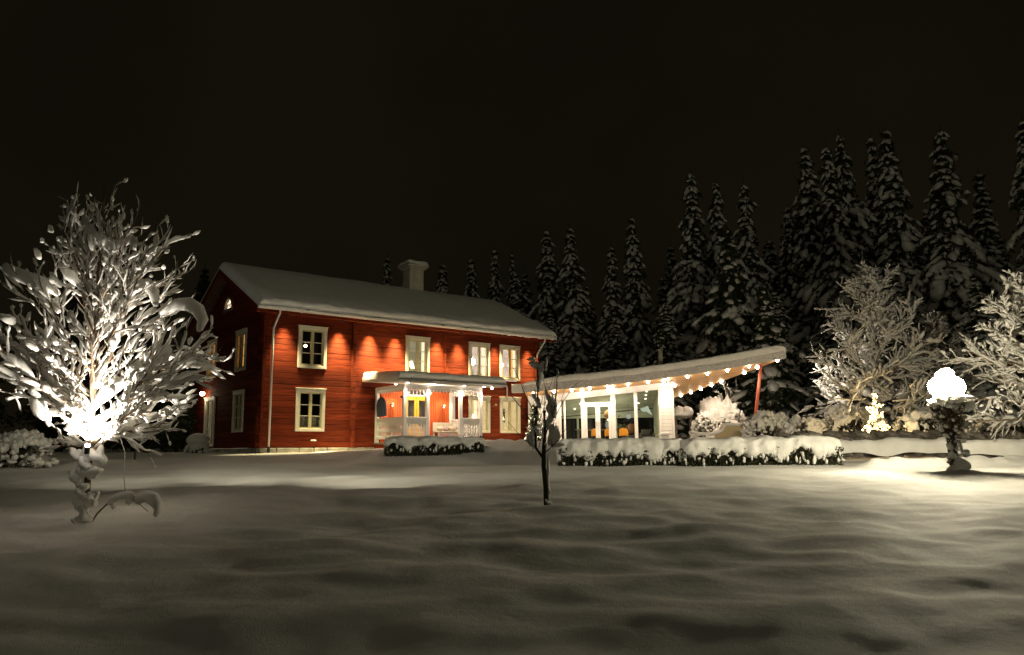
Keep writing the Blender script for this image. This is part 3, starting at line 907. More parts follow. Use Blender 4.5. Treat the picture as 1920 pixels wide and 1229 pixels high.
# railings with cut-out boards
def railing(ax, c, a0, a1, pattern):
    m_ = MB()
    def bx(p0, p1, z0, z1, d=.03):
        if ax == 'u': m_.cbox(p0, p1, c - d, c + d, z0, z1, .006)
        else: m_.cbox(c - d, c + d, p0, p1, z0, z1, .006)
    bx(a0, a1, 1.17, 1.215, .055); bx(a0, a1, .98, 1.168, .012); bx(a0, a1, .42, .47, .02)
    rl = m_.build('railing', WHITE, porch)
    n = max(2, int(round((a1 - a0) / .115))); w = (a1 - a0) / n
    for k in range(n):
        x0, x1 = a0 + k * w + .003, a0 + (k + 1) * w - .003
        q = MB()
        cut = w * .26
        # board with waists cut on both sides at two heights
        zs = [.471, .52, .56, .66, .70, .74, .84, .88, .979]
        ins = [0, 0, cut, cut, 0, 0, cut, cut, 0] if pattern == 0 else [0, cut * .6, cut, cut * .2, cut, cut * .9, cut * .2, cut, 0]
        L = [(x0 + i_, z) for z, i_ in zip(zs, ins)]; Rr = [(x1 - i_, z) for z, i_ in zip(zs, ins)]
        V = []
        for d_ in (-.01, .01):
            for (p, z) in L + Rr:
                V.append((p, c + d_, z) if ax == 'u' else (c + d_, p, z))
        m = len(zs); F = []
        for i in range(m - 1):
            F += [(i, i + 1, m + i + 1, m + i), (2 * m + i, 3 * m + i, 3 * m + i + 1, 2 * m + i + 1), (i, 2 * m + i, 2 * m + i + 1, i + 1), (m + i, m + i + 1, 3 * m + i + 1, 3 * m + i)]
        q.poly(V, F); q.build('rail_board', WHITE, rl)
railing('u', -PV, PLft + .07, 5.41, 1)
railing('u', -PV, 7.05, PRt - .07, 1)
railing('s', PLft, -PV + .07, -.17, 0)
railing('s', PRt, -PV + .07, -.17, 0)
# roof
RU0, RU1, RV = 3.92, 8.66, 2.68
b = MB().poly([(RU0, -RV, 2.42), (RU1, -RV, 2.42), (RU1, -.06, 2.60), (RU0, -.06, 2.60), (RU0, -RV, 2.56), (RU1, -RV, 2.56), (RU1, -.06, 2.74), (RU0, -.06, 2.74)],
              [(0, 3, 2, 1), (4, 5, 6, 7), (0, 1, 5, 4), (1, 2, 6, 5), (2, 3, 7, 6), (3, 0, 4, 7)])
pr = b.build('roof', WHITE, porch)
MB().tube([(RU0 - .03, -RV - .055, 2.50), (RU1 + .12, -RV - .055, 2.50)], .055, 8).build('gutter', GREY if False else STEEL, pr, smooth=True)
MB().tube([(RU1 - .02, -RV - .05, 2.49), (RU1 + .22, -RV + .05, 2.47), (RU1 + .24, -RV + .05, 2.40), (RU1 + .24, -RV + .06, 1.95)], .028, 8).build('downpipe', WHITE, pr, smooth=True)
nu, nv = 90, 30
P = np.zeros((nu, nv, 3))
for i in range(nu):
    for j in range(nv):
        a = i / (nu - 1) * 2 - 1; c_ = j / (nv - 1)
        uu = (RU0 + RU1) / 2 + a * ((RU1 - RU0) / 2 + .06)
        if c_ < .3:
            ph = c_ / .3 * math.pi * .75
            sv = -RV + .05 - .20 * math.sin(min(ph, math.pi / 2)) if ph < math.pi / 2 else -RV + .05 - .20 * math.cos(ph - math.pi / 2) ** .7
            zz = 2.56 + .12 * (1 - math.cos(ph))
        else:
            t = (c_ - .3) / .7
            sv = -RV - .02 + t * (RV - .04); zz = 2.56 + .27 + .16 * t - .0
        e_ = min(1, (1 - abs(a)) / .03)
        zz += .03 * mnoise.noise(Vector((uu * 1.6, sv * 1.5, 0))) + .015 * mnoise.noise(Vector((uu * 5, sv * 4, 3)))
        zz = 2.54 + (zz - 2.54) * (0.15 + .85 * math.sqrt(max(e_, 0)))
        P[i, j] = (uu, sv + .03 * mnoise.noise(Vector((uu * 2.2, 0, c_ * 3))), zz)
b = MB().grid(P, flip=True)
for k in (0, -1):
    ring = P[k]; base = ring.copy(); base[:, 2] = 2.52 + .068 * (ring[:, 1] + RV) ; b.grid(np.stack([ring, base]), flip=(k == -1))
b.build('snow_cover', SNOW, pr, smooth=True)
# drop lamps in the porch ceiling
pd = MB().tube([(0, 0, 0), (0, 0, -.02)], .05, 10).mesh('downlight', PORCHDOT)
for (u_, s_) in ((4.47, -2.40), (5.48, -2.40), (6.98, -2.40), (7.93, -2.40), (5.1, -.45), (7.5, -.45)):
    put('downlight', pd, porch, (u_, s_, 2.435 if s_ < -1 else 2.55))
    lamp('SPOT', (u_, s_, 2.38), 75 if s_ < -1 else 90, (1, .80, .58), porch, .04, aim=(0, .10, -1), cone=100, blend=.7)
MB().blob((8.2, -2.55, 2.38), .04, sub=2, lump=0).build('eave_light', DOT, porch, smooth=True)
lamp('POINT', (6.3, -1.2, 2.2), 150, (1, .78, .55), porch, .12)
# step snow
# ---- things on the porch
PO = lambda u_, s_, z_: H(u_, s_, z_)
jk = thing('jacket', 'dark blue jacket hanging from the left porch post by the red log wall', 'jacket', H(PLft - .02, -.45, 1.28), HOUSE_RZ)
P = []
for k, (z, hw, hd) in enumerate([(0, .25, .07), (.1, .26, .085), (.35, .25, .08), (.55, .24, .08), (.66, .20, .07), (.70, .12, .055), (.73, .07, .04)]):
    P.append([(hd * math.cos(a) * (1 + .15 * math.sin(5 * a)), hw * math.sin(a), z + .01 * math.sin(4 * a)) for a in np.linspace(0, 2 * math.pi, 21)])
MB().grid(np.array(P), flip=True).build('jacket_body', DENIM, jk, smooth=True)
for sg in (-1, 1):
    MB().tube([(0, sg * .19, .63), (0.01, sg * .27, .45), (.02, sg * .29, .2), (.03, sg * .28, .02)], [.05, .065, .06, .05], 9).build('sleeve', DENIM, jk, smooth=True)
MB().tube([(0, -.16, .68), (0, 0, .74), (0, .16, .68)], .01, 6).tube([(0, 0, .74), (0, 0, .80), (0.03, 0, .83)], .006, 6).build('hanger', WOODD, jk)

bench = thing('bench', 'cream wooden bench with patchwork cushions against the boarded porch wall', 'bench', H(7.45, -.45, PF), HOUSE_RZ)
MB().cbox(-.5, .5, -.22, .22, .40, .44).build('seat', TRIM, bench)
MB().cbox(-.5, .5, .19, .22, .44, .80).build('backrest', TRIM, bench)
for sx in (-1, 1):
    for sy in (-1, 1):
        MB().cbox(sx * .46 - .03, sx * .46 + .03, sy * .18 - .03, sy * .18 + .03, 0, .40).build('leg', TRIM, bench)
MB().box(-.46, .46, -.215, -.2, .05, .38).build('front_cloth', CUSH, bench)
for k, x_ in enumerate((-.28, 0.02, .3)):
    c_ = MB().blob((0, 0, 0), (.16, .10, .11), sub=2, lump=.08).build('cushion', PRINT if k != 1 else CUSH, None, smooth=True)
    c_.location = H(7.45 + x_, -.45, PF + .54); c_.rotation_euler = (0, 0, HOUSE_RZ)
    tag(c_, ['pale patterned cushion at the left end of the porch bench', 'purple and ochre cushion in the middle of the porch bench', 'pale patterned cushion at the right end of the porch bench'][k], 'cushion', 'cushions on the porch bench')
br = thing('broom', 'long broom leaning on the white railing beside the second porch post', 'broom', H(5.55, -2.0, PF), HOUSE_RZ)
MB().tube([(-.05, 0, .1), (-.32, .0, 1.25)], .014, 6).build('handle', WOODD, br)
MB().cbox(-.14, .10, -.03, .03, 0, .12).build('broom_head', ORANGERED, br)
sl = MB()
P = []
for i in range(9):
    t = i / 8
    P.append([(-.32 + .64 * t, -.15 + .3 * k / 6, .05 + .16 * abs(2 * t - 1) ** 3 + .1 * abs(2 * k / 6 - 1) ** 3) for k in range(7)])
sl.grid(np.array(P)); sl.grid(np.array(P) - np.array([0, 0, .012]), flip=True)
o = sl.build('sled', ORANGERED, None, smooth=True); o.location = H(5.85, -2.45, .22); o.rotation_euler = (R(25), 0, HOUSE_RZ)
tag(o, 'orange red plastic sled lying behind the small hedge before the porch', 'sled')
bn = MB(); n = 24; P = np.zeros((n, 8, 3))
for i in range(n):
    for j in range(8):
        P[i, j] = (.02 * math.sin(i * .8 + j * .3), -.33 + .66 * i / (n - 1), -.03 * math.sin(math.pi * i / (n - 1)) - .42 * j / 7)
o = bn.grid(P).build('cloth', PRINT, None, smooth=True); o.location = H(PLft + .07, -1.35, 1.19); o.rotation_euler = (0, 0, HOUSE_RZ)
tag(o, 'pale printed cloth hung over the side railing of the porch', 'cloth')
hk = MB().blob((0, 0, 0), (.06, .05, .06), sub=1).tube([(0, .0, 0), (.0, .12, -.02)], .012, 6).build('bird_ornament', DARKMETAL, None, smooth=True)
hk.location = H(4.55, -1.85, 1.95); tag(hk, 'small dark ornament hanging beside the first porch post', 'ornament')

# ================================================================== PAVILION
PAV = (0.68, 33.8); PRZ = R(-7.3)
pav = thing('glass_pavilion', 'low white glass pavilion with a long wedge roof rising to a point over the terrace', 'building', (PAV[0], PAV[1], 0), PRZ)
def PW(x, y, z):
    return (PAV[0] + x * math.cos(PRZ) - y * math.sin(PRZ), PAV[1] + x * math.sin(PRZ) + y * math.cos(PRZ), z)
def rz(x, y): return 2.458 + .1114 * x - .165 * math.sin(math.pi * min(max(x, 0), 10.9) / 10.9) - .17 * (y + .8)
PZ0 = 0.12
YB = 4.2
TIPX = 10.87
def back_x(y):   # the slanting back edge from (6.0, 4.2) to the tip
    t = (y + .8) / (YB + .8); return TIPX - (TIPX - 5.7) * t
# soffit planks
y = -.8; pw_ = 0.155
while y < YB - .01:
    y2 = min(y + pw_, YB)
    xa = -0.1; xb = min(back_x(y), back_x(y2)) + (.0)
    xb2 = back_x(y2); xb1 = back_x(y)
    n = 14
    V = []; F = []
    for i in range(n + 1):
        t = i / n
        x1 = xa + (xb1 - .02 - xa) * t; x2 = xa + (xb2 - .02 - xa) * t
        for (xx, yy) in ((x1, y + .004), (x2, y2 - .004)):
            V += [(xx, yy, rz(xx, yy)), (xx, yy, rz(xx, yy) + .025)]
    for i in range(n):
        q = i * 4; p = q + 4
        F += [(q, p, p + 2, q + 2), (q + 1, q + 3, p + 3, p + 1), (q, q + 1, p + 1, p), (q + 2, p + 2, p + 3, q + 3)]
    MB().poly(V, F).build('soffit_plank', PINE, pav)
    y = y2
# roof body + fascia
def roof_poly(off0, off1, mat, name, grow=0.0, parent=pav):
    pts = [(-.12 - grow, -.8 - grow)] + [(x, -.8 - grow) for x in np.linspace(1, TIPX, 12)] + [(TIPX + grow * .5 + .02, -.78)] + [(back_x(y_), y_) for y_ in np.linspace(-.6, YB, 6)] + [(-.12 - grow, YB)]
    n = len(pts)
    V = [(x, y_, rz(x, y_) + off0) for x, y_ in pts] + [(x, y_, rz(x, y_) + off1) for x, y_ in pts]
    return MB().poly(V, [tuple(range(n - 1, -1, -1)), tuple(range(n, 2 * n))] + [(i, (i + 1) % n, (i + 1) % n + n, i + n) for i in range(n)]).build(name, mat, parent)
prf = roof_poly(.03, .27, WHITE, 'roof')
# fascia board along the front edge, greyish with frost
FRO = mat_noise('frosted_fascia', (.58, .55, .54), (.80, .77, .75), scale=7, stretch=(1, 1, 2.5), rough=.8, bump=.5, bscale=26)
def strip(y0, y1, lo, hi, name, mat, x0=-.12, x1=TIPX, par=prf):
    V = []; F = []; n = 24
    for i in range(n + 1):
        x = x0 + (x1 - x0) * i / n
        z = rz(x, -.8)
        V += [(x, y0, z + lo), (x, y1, z + lo), (x, y0, z + hi), (x, y1, z + hi)]
    for i in range(n):
        q = i * 4; p = q + 4
        F += [(q, p, p + 2, q + 2), (q + 1, q + 3, p + 3, p + 1), (q, q + 1, p + 1, p), (q + 2, p + 2, p + 3, q + 3)]
    F += [(0, 2, 3, 1), (n * 4, n * 4 + 1, n * 4 + 3, n * 4 + 2)]
    return MB().poly(V, F).build(name, mat, par)
strip(-.84, -.803, -.03, .30, 'fascia', FRO)
# left return of the fascia, white, lapping over the red wall
MB().cbox(-.62, -.125, -.82, -.50, 2.42, 2.78, .01).build('fascia_end', WHITE, prf)
# snow on the roof, lens shaped along the front edge
nx, ny = 150, 26
P = np.zeros((nx, ny, 3)); 
for i in range(nx):
    x = -.1 + (TIPX + .0 + .1) * i / (nx - 1)
    yb = min(YB, -.8 + (YB + .8) * (TIPX - x) / (TIPX - 5.7)) if x > 5.7 else YB
    yb = max(yb, -.45)
    endt = min(1, max(0.0, (TIPX - x) / .35)) ** .5
    st = min(1, max(0.0, (x + .1) / 1.6)) ** .6
    for j in range(ny):
        t = j / (ny - 1)
        if t < .35:
            ph = t / .35 * math.pi * .6
            yy = -.80 - .10 * math.sin(ph * 1.0) ; up = .30 * (1 - math.cos(ph)) / 1.31
        else:
            tt = (t - .35) / .65
            yy = -.895 + tt * (yb + .895); up = .30 * (1 if tt < .9 else math.sqrt(max(0, (1 - tt) / .1)))
        up *= (.25 + .75 * st) * (.45 + .55 * endt)
        nz = mnoise.noise(Vector((x * 1.2, yy * 1.2, 1))) * .03 + mnoise.noise(Vector((x * 6, up * 12, 5))) * .012
        P[i, j] = (x, yy + nz * .8, rz(x, max(yy, -.8)) + .27 + up + nz)
b = MB().grid(P, flip=True)
ring = P[-1]; base = ring.copy(); base[:, 2] = [rz(r_[0], max(r_[1], -.8)) + .26 for r_ in ring]; b.grid(np.stack([ring, base]), flip=True)
ring = P[0]; base = ring.copy(); base[:, 2] = [rz(r_[0], max(r_[1], -.8)) + .26 for r_ in ring]; b.grid(np.stack([ring, base]))
b.build('snow_cover', SNOW, prf, smooth=True)
# loose frost clumps on the fascia
b = MB()
for k in range(150):
    x = rng.uniform(.5, TIPX - .1) if rng.uniform() < .4 else rng.uniform(6, TIPX - .1)
    b.blob((x, -.85, rz(x, -.8) + rng.uniform(-.02, .26)), (rng.uniform(.03, .14), .018, rng.uniform(.01, .028)), sub=1)
o = b.build('clinging_snow', SNOW, prf, smooth=True); o['kind'] = 'stuff'
# stove pipe
sp = MB().tube([(5.85, .8, 3.0), (5.85, .8, 4.30)], .10, 14).tube([(5.85, .8, 4.30), (5.85, .8, 4.34), (5.85, .8, 4.36)], [.13, .13, .06], 14)
sp.build('stovepipe', PLASTER, prf, smooth=False)
# header beam under the soffit, glass line at y=0
def wallquad(x0, x1, lo_f, hi_f, y0, y1, name, mat, par=pav, n=8):
    V = []; F = []
    for i in range(n + 1):
        x = x0 + (x1 - x0) * i / n
        V += [(x, y0, lo_f(x)), (x, y1, lo_f(x)), (x, y0, hi_f(x)), (x, y1, hi_f(x))]
    for i in range(n):
        q = i * 4; p = q + 4
        F += [(q, p, p + 2, q + 2), (q + 1, q + 3, p + 3, p + 1), (q, q + 1, p + 1, p), (q + 2, p + 2, p + 3, q + 3)]
    F += [(0, 2, 3, 1), (n * 4, n * 4 + 1, n * 4 + 3, n * 4 + 2)]
    return MB().poly(V, F).build(name, mat, par)
top = lambda x: rz(x, 0) - .01
gt = lambda x: 2.10 + (x - 1.43) * .095      # top of the glass
wallquad(1.30, 5.65, gt, top, -.02, .12, 'header_beam', WHITE)
# boarded wall pieces: horizontal boards
def boarded(x0, x1, bh, name='wall_board'):
    z = PZ0
    while z < top((x0 + x1) / 2) - .02:
        z2 = min(z + bh, top(x0) - .002)
        if z2 - z < .03: break
        V = []
        for x in (x0, x1):
            V += [(x, .006, z + .002), (x, -.005, z + .014), (x, -.005, z2 - .001), (x, .06, z2 - .001), (x, .06, z + .002)]
        MB().poly(V, [(0, 1, 6, 5), (1, 2, 7, 6), (2, 3, 8, 7), (3, 4, 9, 8), (4, 0, 5, 9), (0, 4, 3, 2, 1), (5, 6, 7, 8, 9)]).build(name, WHITE, pav)
        z = z2
boarded(0.0, 1.33, .165)
boarded(5.75, 6.19, .155)
wallquad(5.66, 6.28, lambda x: PZ0, top, .061, .12, 'wall_core', WHITE)
wallquad(0.0, 1.33, lambda x: PZ0, top, .061, .12, 'wall_core', WHITE)
MB().cbox(5.65, 5.745, -.03, .06, PZ0, top(5.65)).build('corner_trim', WHITE, pav)
MB().cbox(6.195, 6.29, -.03, .06, PZ0, top(6.19)).build('corner_trim', WHITE, pav)
MB().cbox(0.0, .06, -.03, -.013, PZ0, top(0)).build('corner_trim', WHITE, pav)
wallquad(0, .12, lambda x: PZ0, top, .13, YB - .1, 'side_wall', WHITE, n=1)
# columns, mullions
for x0, x1, nm in ((2.31, 2.47, 'column'), (3.60, 3.80, 'column'), (4.60, 4.74, 'mullion'), (1.34, 1.45, 'mullion'), (1.56, 1.64, 'mullion')):
    MB().cbox(x0, x1, -.035, .11, PZ0, gt(x0) - .002).build(nm, WHITE, pav)
# double door
b = MB().cbox(2.471, 3.599, -.03, .09, 1.90, 2.0); b.build('door_header', WHITE, pav)
for x0, x1 in ((2.475, 3.03), (3.035, 3.595)):
    w_ = x1 - x0
    b = MB().cbox(x0, x0 + .10, -.02, .05, PZ0, 1.895).cbox(x1 - .10, x1, -.02, .05, PZ0, 1.895).cbox(x0 + .101, x1 - .101, -.02, .05, 1.80, 1.895).cbox(x0 + .101, x1 - .101, -.02, .05, PZ0, .3)
    d_ = b.build('door', WHITE, pav)
    MB().box(x0 + .101, x1 - .101, .01, .014, .301, 1.799).build('door_pane', GLASS, d_)
    MB().tube([(x1 - .05 if x0 < 3 else x0 + .05, -.04, .95), (x1 - .05 if x0 < 3 else x0 + .05, -.04, 1.2)], .01, 6).build('door_handle', STEEL, d_)
def pane(x0, x1, z0, zf):
    MB().poly([(x0, .03, z0), (x1, .03, z0), (x1, .03, zf(x1)), (x0, .03, zf(x0)), (x0, .034, z0), (x1, .034, z0), (x1, .034, zf(x1)), (x0, .034, zf(x0))],
              [(0, 1, 2, 3), (7, 6, 5, 4)]).build('pane', GLASS, pav)
pane(1.64, 2.31, PZ0, gt); pane(2.47, 3.60, 2.0, gt); pane(3.80, 4.60, PZ0, gt); pane(4.74, 5.65, PZ0, gt); pane(1.45, 1.56, PZ0, gt)
# interior shell
IC = lambda x, y: rz(x, y) - .06
def face(V, name, mat, par=pav):
    return MB().poly(V, [tuple(range(len(V)))]).build(name, mat, par)
face([(.13, .12, IC(.13, .12)), (5.66, .12, IC(5.66, .12)), (5.66, YB - .1, IC(5.66, YB - .1)), (.13, YB - .1, IC(.13, YB - .1))], 'ceiling', INTW)
MB().box(.13, 5.66, .12, YB - .1, PZ0 - .05, PZ0).build('pavilion_floor', WOODD, pav)
DARKGLASS = mat_noise('night_black_glass', (.006, .006, .006), (.012, .012, .010), rough=.08, bump=0, spec=.5)
for k in range(6):   # back wall glazing
    x0 = .15 + k * .92
    MB().box(x0 + .05, x0 + .87, YB - .14, YB - .12, PZ0 + .1, IC(x0, YB - .13) - .12).build('pane', DARKGLASS, pav)
    MB().cbox(x0 - .05, x0 + .05, YB - .18, YB - .1, PZ0, IC(x0, YB - .13)).build('mullion', INTW, pav)
MB().box(.13, 5.66, YB - .17, YB - .1, IC(0, YB) - .08 + .0, IC(5.6, YB)).build('head_rail', INTW, pav)
for k in range(5):   # right hand glazed wall
    y0 = .2 + k * .78
    MB().box(5.66, 5.68, y0 + .05, y0 + .73, PZ0 + .1, IC(5.66, y0 + .7) - .1).build('pane', DARKGLASS, pav)
    MB().cbox(5.60, 5.70, y0 - .06, y0 + .06, PZ0, IC(5.6, y0)).build('mullion', INTW, pav)
face([(5.655, .12, IC(5.6, .12)), (5.655, YB - .1, IC(5.6, YB - .1)), (5.655, YB - .1, IC(5.6, YB) - .1), (5.655, .12, IC(5.6, .12) - .1)], 'head_rail', INTW)
MB().beam((5.63, .2, IC(5.6, .2) - .12), (5.63, YB - .2, IC(5.6, YB - .2) - .12), .02, .035).beam((.2, YB - .19, IC(.2, YB) - .10), (5.6, YB - .19, IC(5.6, YB) - .10), .02, .035).build('cornice', DARKMETAL, pav)
lamp('AREA', (3.0, 1.8, IC(3, 1.8) - .06), 75, (1, .93, .74), pav, aim=(0, 0, -1)).data.size = 1.6
lamp('POINT', (3.6, 2.2, 1.2), 30, (1, .93, .74), pav, .3)
for (x_, y_) in ((5.2, 1.0), (5.2, 1.7), (5.2, 2.4), (4.9, 3.1), (1.9, 3.0), (2.2, 2.0)):
    MB().tube([(x_, y_, IC(x_, y_) - .005), (x_, y_, IC(x_, y_) - .02)], .04, 8).build('ceiling_spot', mat_emit('ceiling_spot_glow', (1, .92, .8), 9) if 'ceiling_spot_glow' not in MATS else MATS['ceiling_spot_glow'], pav)
# outside downlights in the soffit (lit)
dl = [(0.33, -.48), (1.18, -.55), (1.96, -.5), (2.39, -.34), (2.72, -.5), (3.50, -.5), (3.70, -.34), (4.36, -.5), (5.21, -.5), (5.88, -.34), (6.05, -.5), (6.42, .75),
      (6.87, -.5), (7.69, -.5), (8.52, -.5), (9.4, -.55), (10.53, -.74), (6.44, 3.0), (6.85, 2.8), (7.29, 2.5), (7.7, 2.15), (8.12, 1.72), (8.51, 1.35), (9.38, .45), (9.83, -.11)]
dm = MB().tube([(0, 0, 0.0), (0, 0, -.05)], .06, 10).blob((0, 0, -.05), (.055, .055, .045), sub=1, lump=0).mesh('downlight', DOT)
for (x_, y_) in dl:
    put('downlight', dm, pav, (x_, y_, rz(x_, y_) - .003))
    wash = (x_, y_) in ((2.39, -.34), (3.70, -.34), (5.88, -.34), (.33, -.48))
    lamp('SPOT', (x_, y_, rz(x_, y_) - .11), 62 if wash else ((85 if x_ < 7 else 42) if y_ < -.1 else 9), (1, .80, .58), pav, .04, aim=(0, 0.03 if wash else 0, -1), cone=80 if wash else 130, blend=.7)
# bright flood light at the tip, shining to the right on the trees
fl_ = lamp('SPOT', (10.55, -.7, 3.5), 850, (1, .88, .70), pav, .08, aim=(.93, .02, -.02), cone=95, blend=.7)
# red leaning post
pst = thing('support_post', 'red painted leaning steel post holding up the tip of the pavilion roof', 'post', (PW(9.28, -1.0, 0)[0], PW(9.28, -1.0, 0)[1], 0.0))
a_ = np.array(PW(9.28, -1.0, 0.05)); t_ = np.array(PW(9.93, -.37, rz(9.93, -.37) - .01)); o_ = np.array(pst.location)
MB().tube([a_ - o_, t_ - o_], [.075, .06], 12).build('shaft', REDPOST, pst, smooth=True)
MB().tube([t_ - o_ - np.array([0, 0, .03]), t_ - o_], .11, 12).build('top_plate', REDPOST, pst)
# interior furnishing
def at_pav(x, y, z): return PW(x, y, z)
pl = thing('pendant_lamp', 'round white globe pendant hanging in the pavilion right of the doors', 'pendant lamp', at_pav(4.4, 2.2, 1.46))
MB().blob((0, 0, 0), .12, sub=2, lump=0).build('globe', mat_emit('dim_globe_glow', (.9, .92, .8), .45), pl, smooth=True)
MB().tube([(0, 0, .12), (0, 0, .75)], .006, 5).build('cord', DARKMETAL, pl)
pl = thing('wicker_pendant', 'brown wicker pendant lamp seen through the right pavilion door', 'pendant lamp', at_pav(3.5, 1.6, 1.45))
MB().tube([(0, 0, -.16), (0, 0, -.1), (0, 0, .05), (0, 0, .2), (0, 0, .3)], [.02, .12, .24, .18, .06], 14).build('shade', WICKER, pl, smooth=True)
MB().blob((0, 0, -.15), (.09, .09, .05), sub=2, lump=0).build('bulb', SHADE_L, pl, smooth=True)
MB().tube([(0, 0, .3), (0, 0, .8)], .006, 5).build('cord', DARKMETAL, pl)
pl = thing('paper_lamp', 'white folded paper lamp shaped like wings near the pavilion corner', 'lamp', at_pav(5.15, 1.7, 1.75))
MB().poly([(0, 0, .1), (-.25, .02, .02), (-.1, 0, -.12), (.1, -.05, .16), (.3, -.08, -.3), (.05, .05, -.1)], [(0, 1, 2), (0, 2, 5), (0, 3, 4), (0, 4, 5), (3, 0, 4), (2, 1, 0)]).build('shade', mat_emit('paper_lamp_glow', (.85, .95, .75), .6), pl)
MB().tube([(0, 0, .1), (0, 0, .5)], .006, 5).build('cord', DARKMETAL, pl)
tb = thing('dining_table', 'long dining table behind the pavilion glass', 'table', at_pav(3.2, 1.3, PZ0), PRZ)
MB().cbox(-1.2, 1.2, -.4, .4, .70, .74).build('tabletop', WOODD, tb)
for sx in (-1, 1):
    for sy in (-1, 1):
        MB().cbox(sx * 1.1 - .03, sx * 1.1 + .03, sy * .33 - .03, sy * .33 + .03, 0, .70).build('leg', WOODD, tb)
def chair(x, y, lab):
    c = thing('dining_chair', lab, 'chair', at_pav(x, y, PZ0), PRZ, 'orange chairs at the pavilion dining table')
    P = []
    for i in range(9):
        a = math.pi * i / 8
        P.append([(.20 * math.cos(a), -.19 - .03 * math.sin(a), .46 + .30 * (k / 5) * (0.35 + .65 * math.sin(a) ** .5)) for k in range(6)])
    P = np.array(P); MB().grid(P).grid(P + np.array([0, .012, 0]), flip=True).build('backrest', ORANGE, c, smooth=True)
    MB().cbox(-.2, .2, -.2, .2, .43, .46).build('seat', ORANGE, c)
    for sx in (-1, 1):
        for sy in (-1, 1):
            MB().tube([(sx * .17, sy * .17, .43), (sx * .2, sy * .2, 0)], .012, 6).build('leg', WOODD, c)
    return c
chair(2.92, .55, 'orange dining chair behind the left pavilion door')
chair(3.50, .55, 'orange dining chair behind the right pavilion door')
chair(4.12, .55, 'orange dining chair right of the pavilion doors')
ac = thing('lounge_chair', 'brown rounded lounge chair in the far part of the pavilion', 'chair', at_pav(4.5, 2.9, PZ0), PRZ)
MB().blob((0, 0, .75), (.28, .2, .28), sub=2, lump=.05).build('backrest', mat_noise('brown_leather', (.12, .05, .02), (.2, .09, .04), rough=.4, bump=0), ac, smooth=True)
MB().cbox(-.28, .28, -.35, .2, .3, .48, .05).build('seat', GREY, ac)
MB().tube([(0, 0, 0), (0, 0, .3)], [.2, .04], 10).build('foot', DARKMETAL, ac)
gr = thing('armchair', 'dark grey armchair standing by the glazed pavilion side wall', 'armchair', at_pav(5.15, .9, PZ0), PRZ)
MB().cbox(-.25, .25, -.3, .3, .1, .42, .04).build('seat', GREY, gr)
MB().cbox(-.25, .25, .2, .32, .42, .72, .04).build('backrest', GREY, gr)
for sx in (-1, 1): MB().cbox(sx * .28 - .04, sx * .28 + .04, -.3, .3, .1, .55, .03).build('armrest', GREY, gr)
hm = thing('indoor_plant', 'pale leaved houseplant beside the lounge chair in the pavilion', 'plant', at_pav(4.1, 2.6, PZ0), 0)
MB().leaves(rng.normal(size=(60, 3)) * np.array([.12, .12, .16]) + np.array([0, 0, .85]), .08).build('foliage', HEDGEL, hm)
MB().tube([(0, 0, 0), (0, 0, .35)], [.1, .14], 10).build('pot', WHITE, hm)
MB().tube([(0, 0, .35), (0, 0, .8)], .012, 5).build('stem', BARK, hm)

# terrace furniture -------------------------------------------------
box = thing('planter_box', 'small white box with a lid of snow at the foot of the pavilion end wall', 'planter', (6.25, 31.9, .12), PRZ)
MB().cbox(-.17, .17, -.12, .12, 0, .38).build('box_body', WHITE, box)
MB().blob((0, 0, .45), (.24, .17, .085), sub=2, lump=.12).build('snow_cap', SNOW, box, smooth=True)

bed = thing('garden_daybed', 'cream woven garden daybed with snow on its arms on the terrace', 'daybed', (8.10, 31.2, .13), R(-6))
bed.scale = (1.12, 1.07, 1.15)
def prism(mb, pl, y0, y1):
    n = len(pl)
    V = [(x, y0, z) for x, z in pl] + [(x, y1, z) for x, z in pl]
    return mb.poly(V, [tuple(range(n)), tuple(range(2 * n - 1, n - 1, -1))] + [(i, i + n, (i + 1) % n + n, (i + 1) % n) for i in range(n)])
prism(MB(), [(-.05, 0), (.80, 0), (.92, .62), (.35, .66), (.26, .44), (-.02, .34)], -.45, -.38).build('side_panel', RATTAN, bed)
prism(MB(), [(-.05, 0), (.80, 0), (.92, .62), (.35, .66), (.26, .44), (-.02, .34)], .38, .45).build('side_panel', RATTAN, bed)
MB().poly([(.80, -.379, 0), (.86, -.379, 0), (.98, -.379, .62), (.92, -.379, .62), (.80, .379, 0), (.86, .379, 0), (.98, .379, .62), (.92, .379, .62)],
          [(0, 1, 2, 3), (7, 6, 5, 4), (0, 4, 5, 1), (1, 5, 6, 2), (2, 6, 7, 3), (3, 7, 4, 0)]).build('back_panel', RATTAN, bed)
MB().cbox(-.9, .8, -.37, .37, .12, .22).build('seat', RATTAN, bed)
for k in range(4):
    x_ = -.16 - k * .20
    MB().beam((-.06, -.42, .06 + k * .09), (-.62 - k * .09, -.42, .06 + k * .09), .03, .035).build('slat', WHITE, bed)
MB().beam((-.62, -.42, .02), (-.92, -.42, .42), .05, .04).build('slat_post', WHITE, bed)
MB().beam((-.03, -.42, .02), (-.05, -.42, .38), .05, .04).build('slat_post', WHITE, bed)
b = MB()
b.tube([(-.92, -.41, .45), (-.6, -.41, .39), (-.02, -.41, .37), (.24, -.41, .47), (.36, -.41, .67), (.6, -.41, .68), (.95, -.41, .65)], [.03, .04, .045, .055, .055, .055, .045], 8)
b.tube([(-.02, .41, .40), (.24, .41, .50), (.36, .41, .69), (.95, .41, .68)], [.04, .055, .055, .05], 8).tube([(.95, -.38, .68), (.95, .38, .68)], .06, 8)
b.blob((.1, .05, .22), (.6, .30, .07), sub=2, lump=.1)
b.build('snow_cap', SNOW, bed, smooth=True)

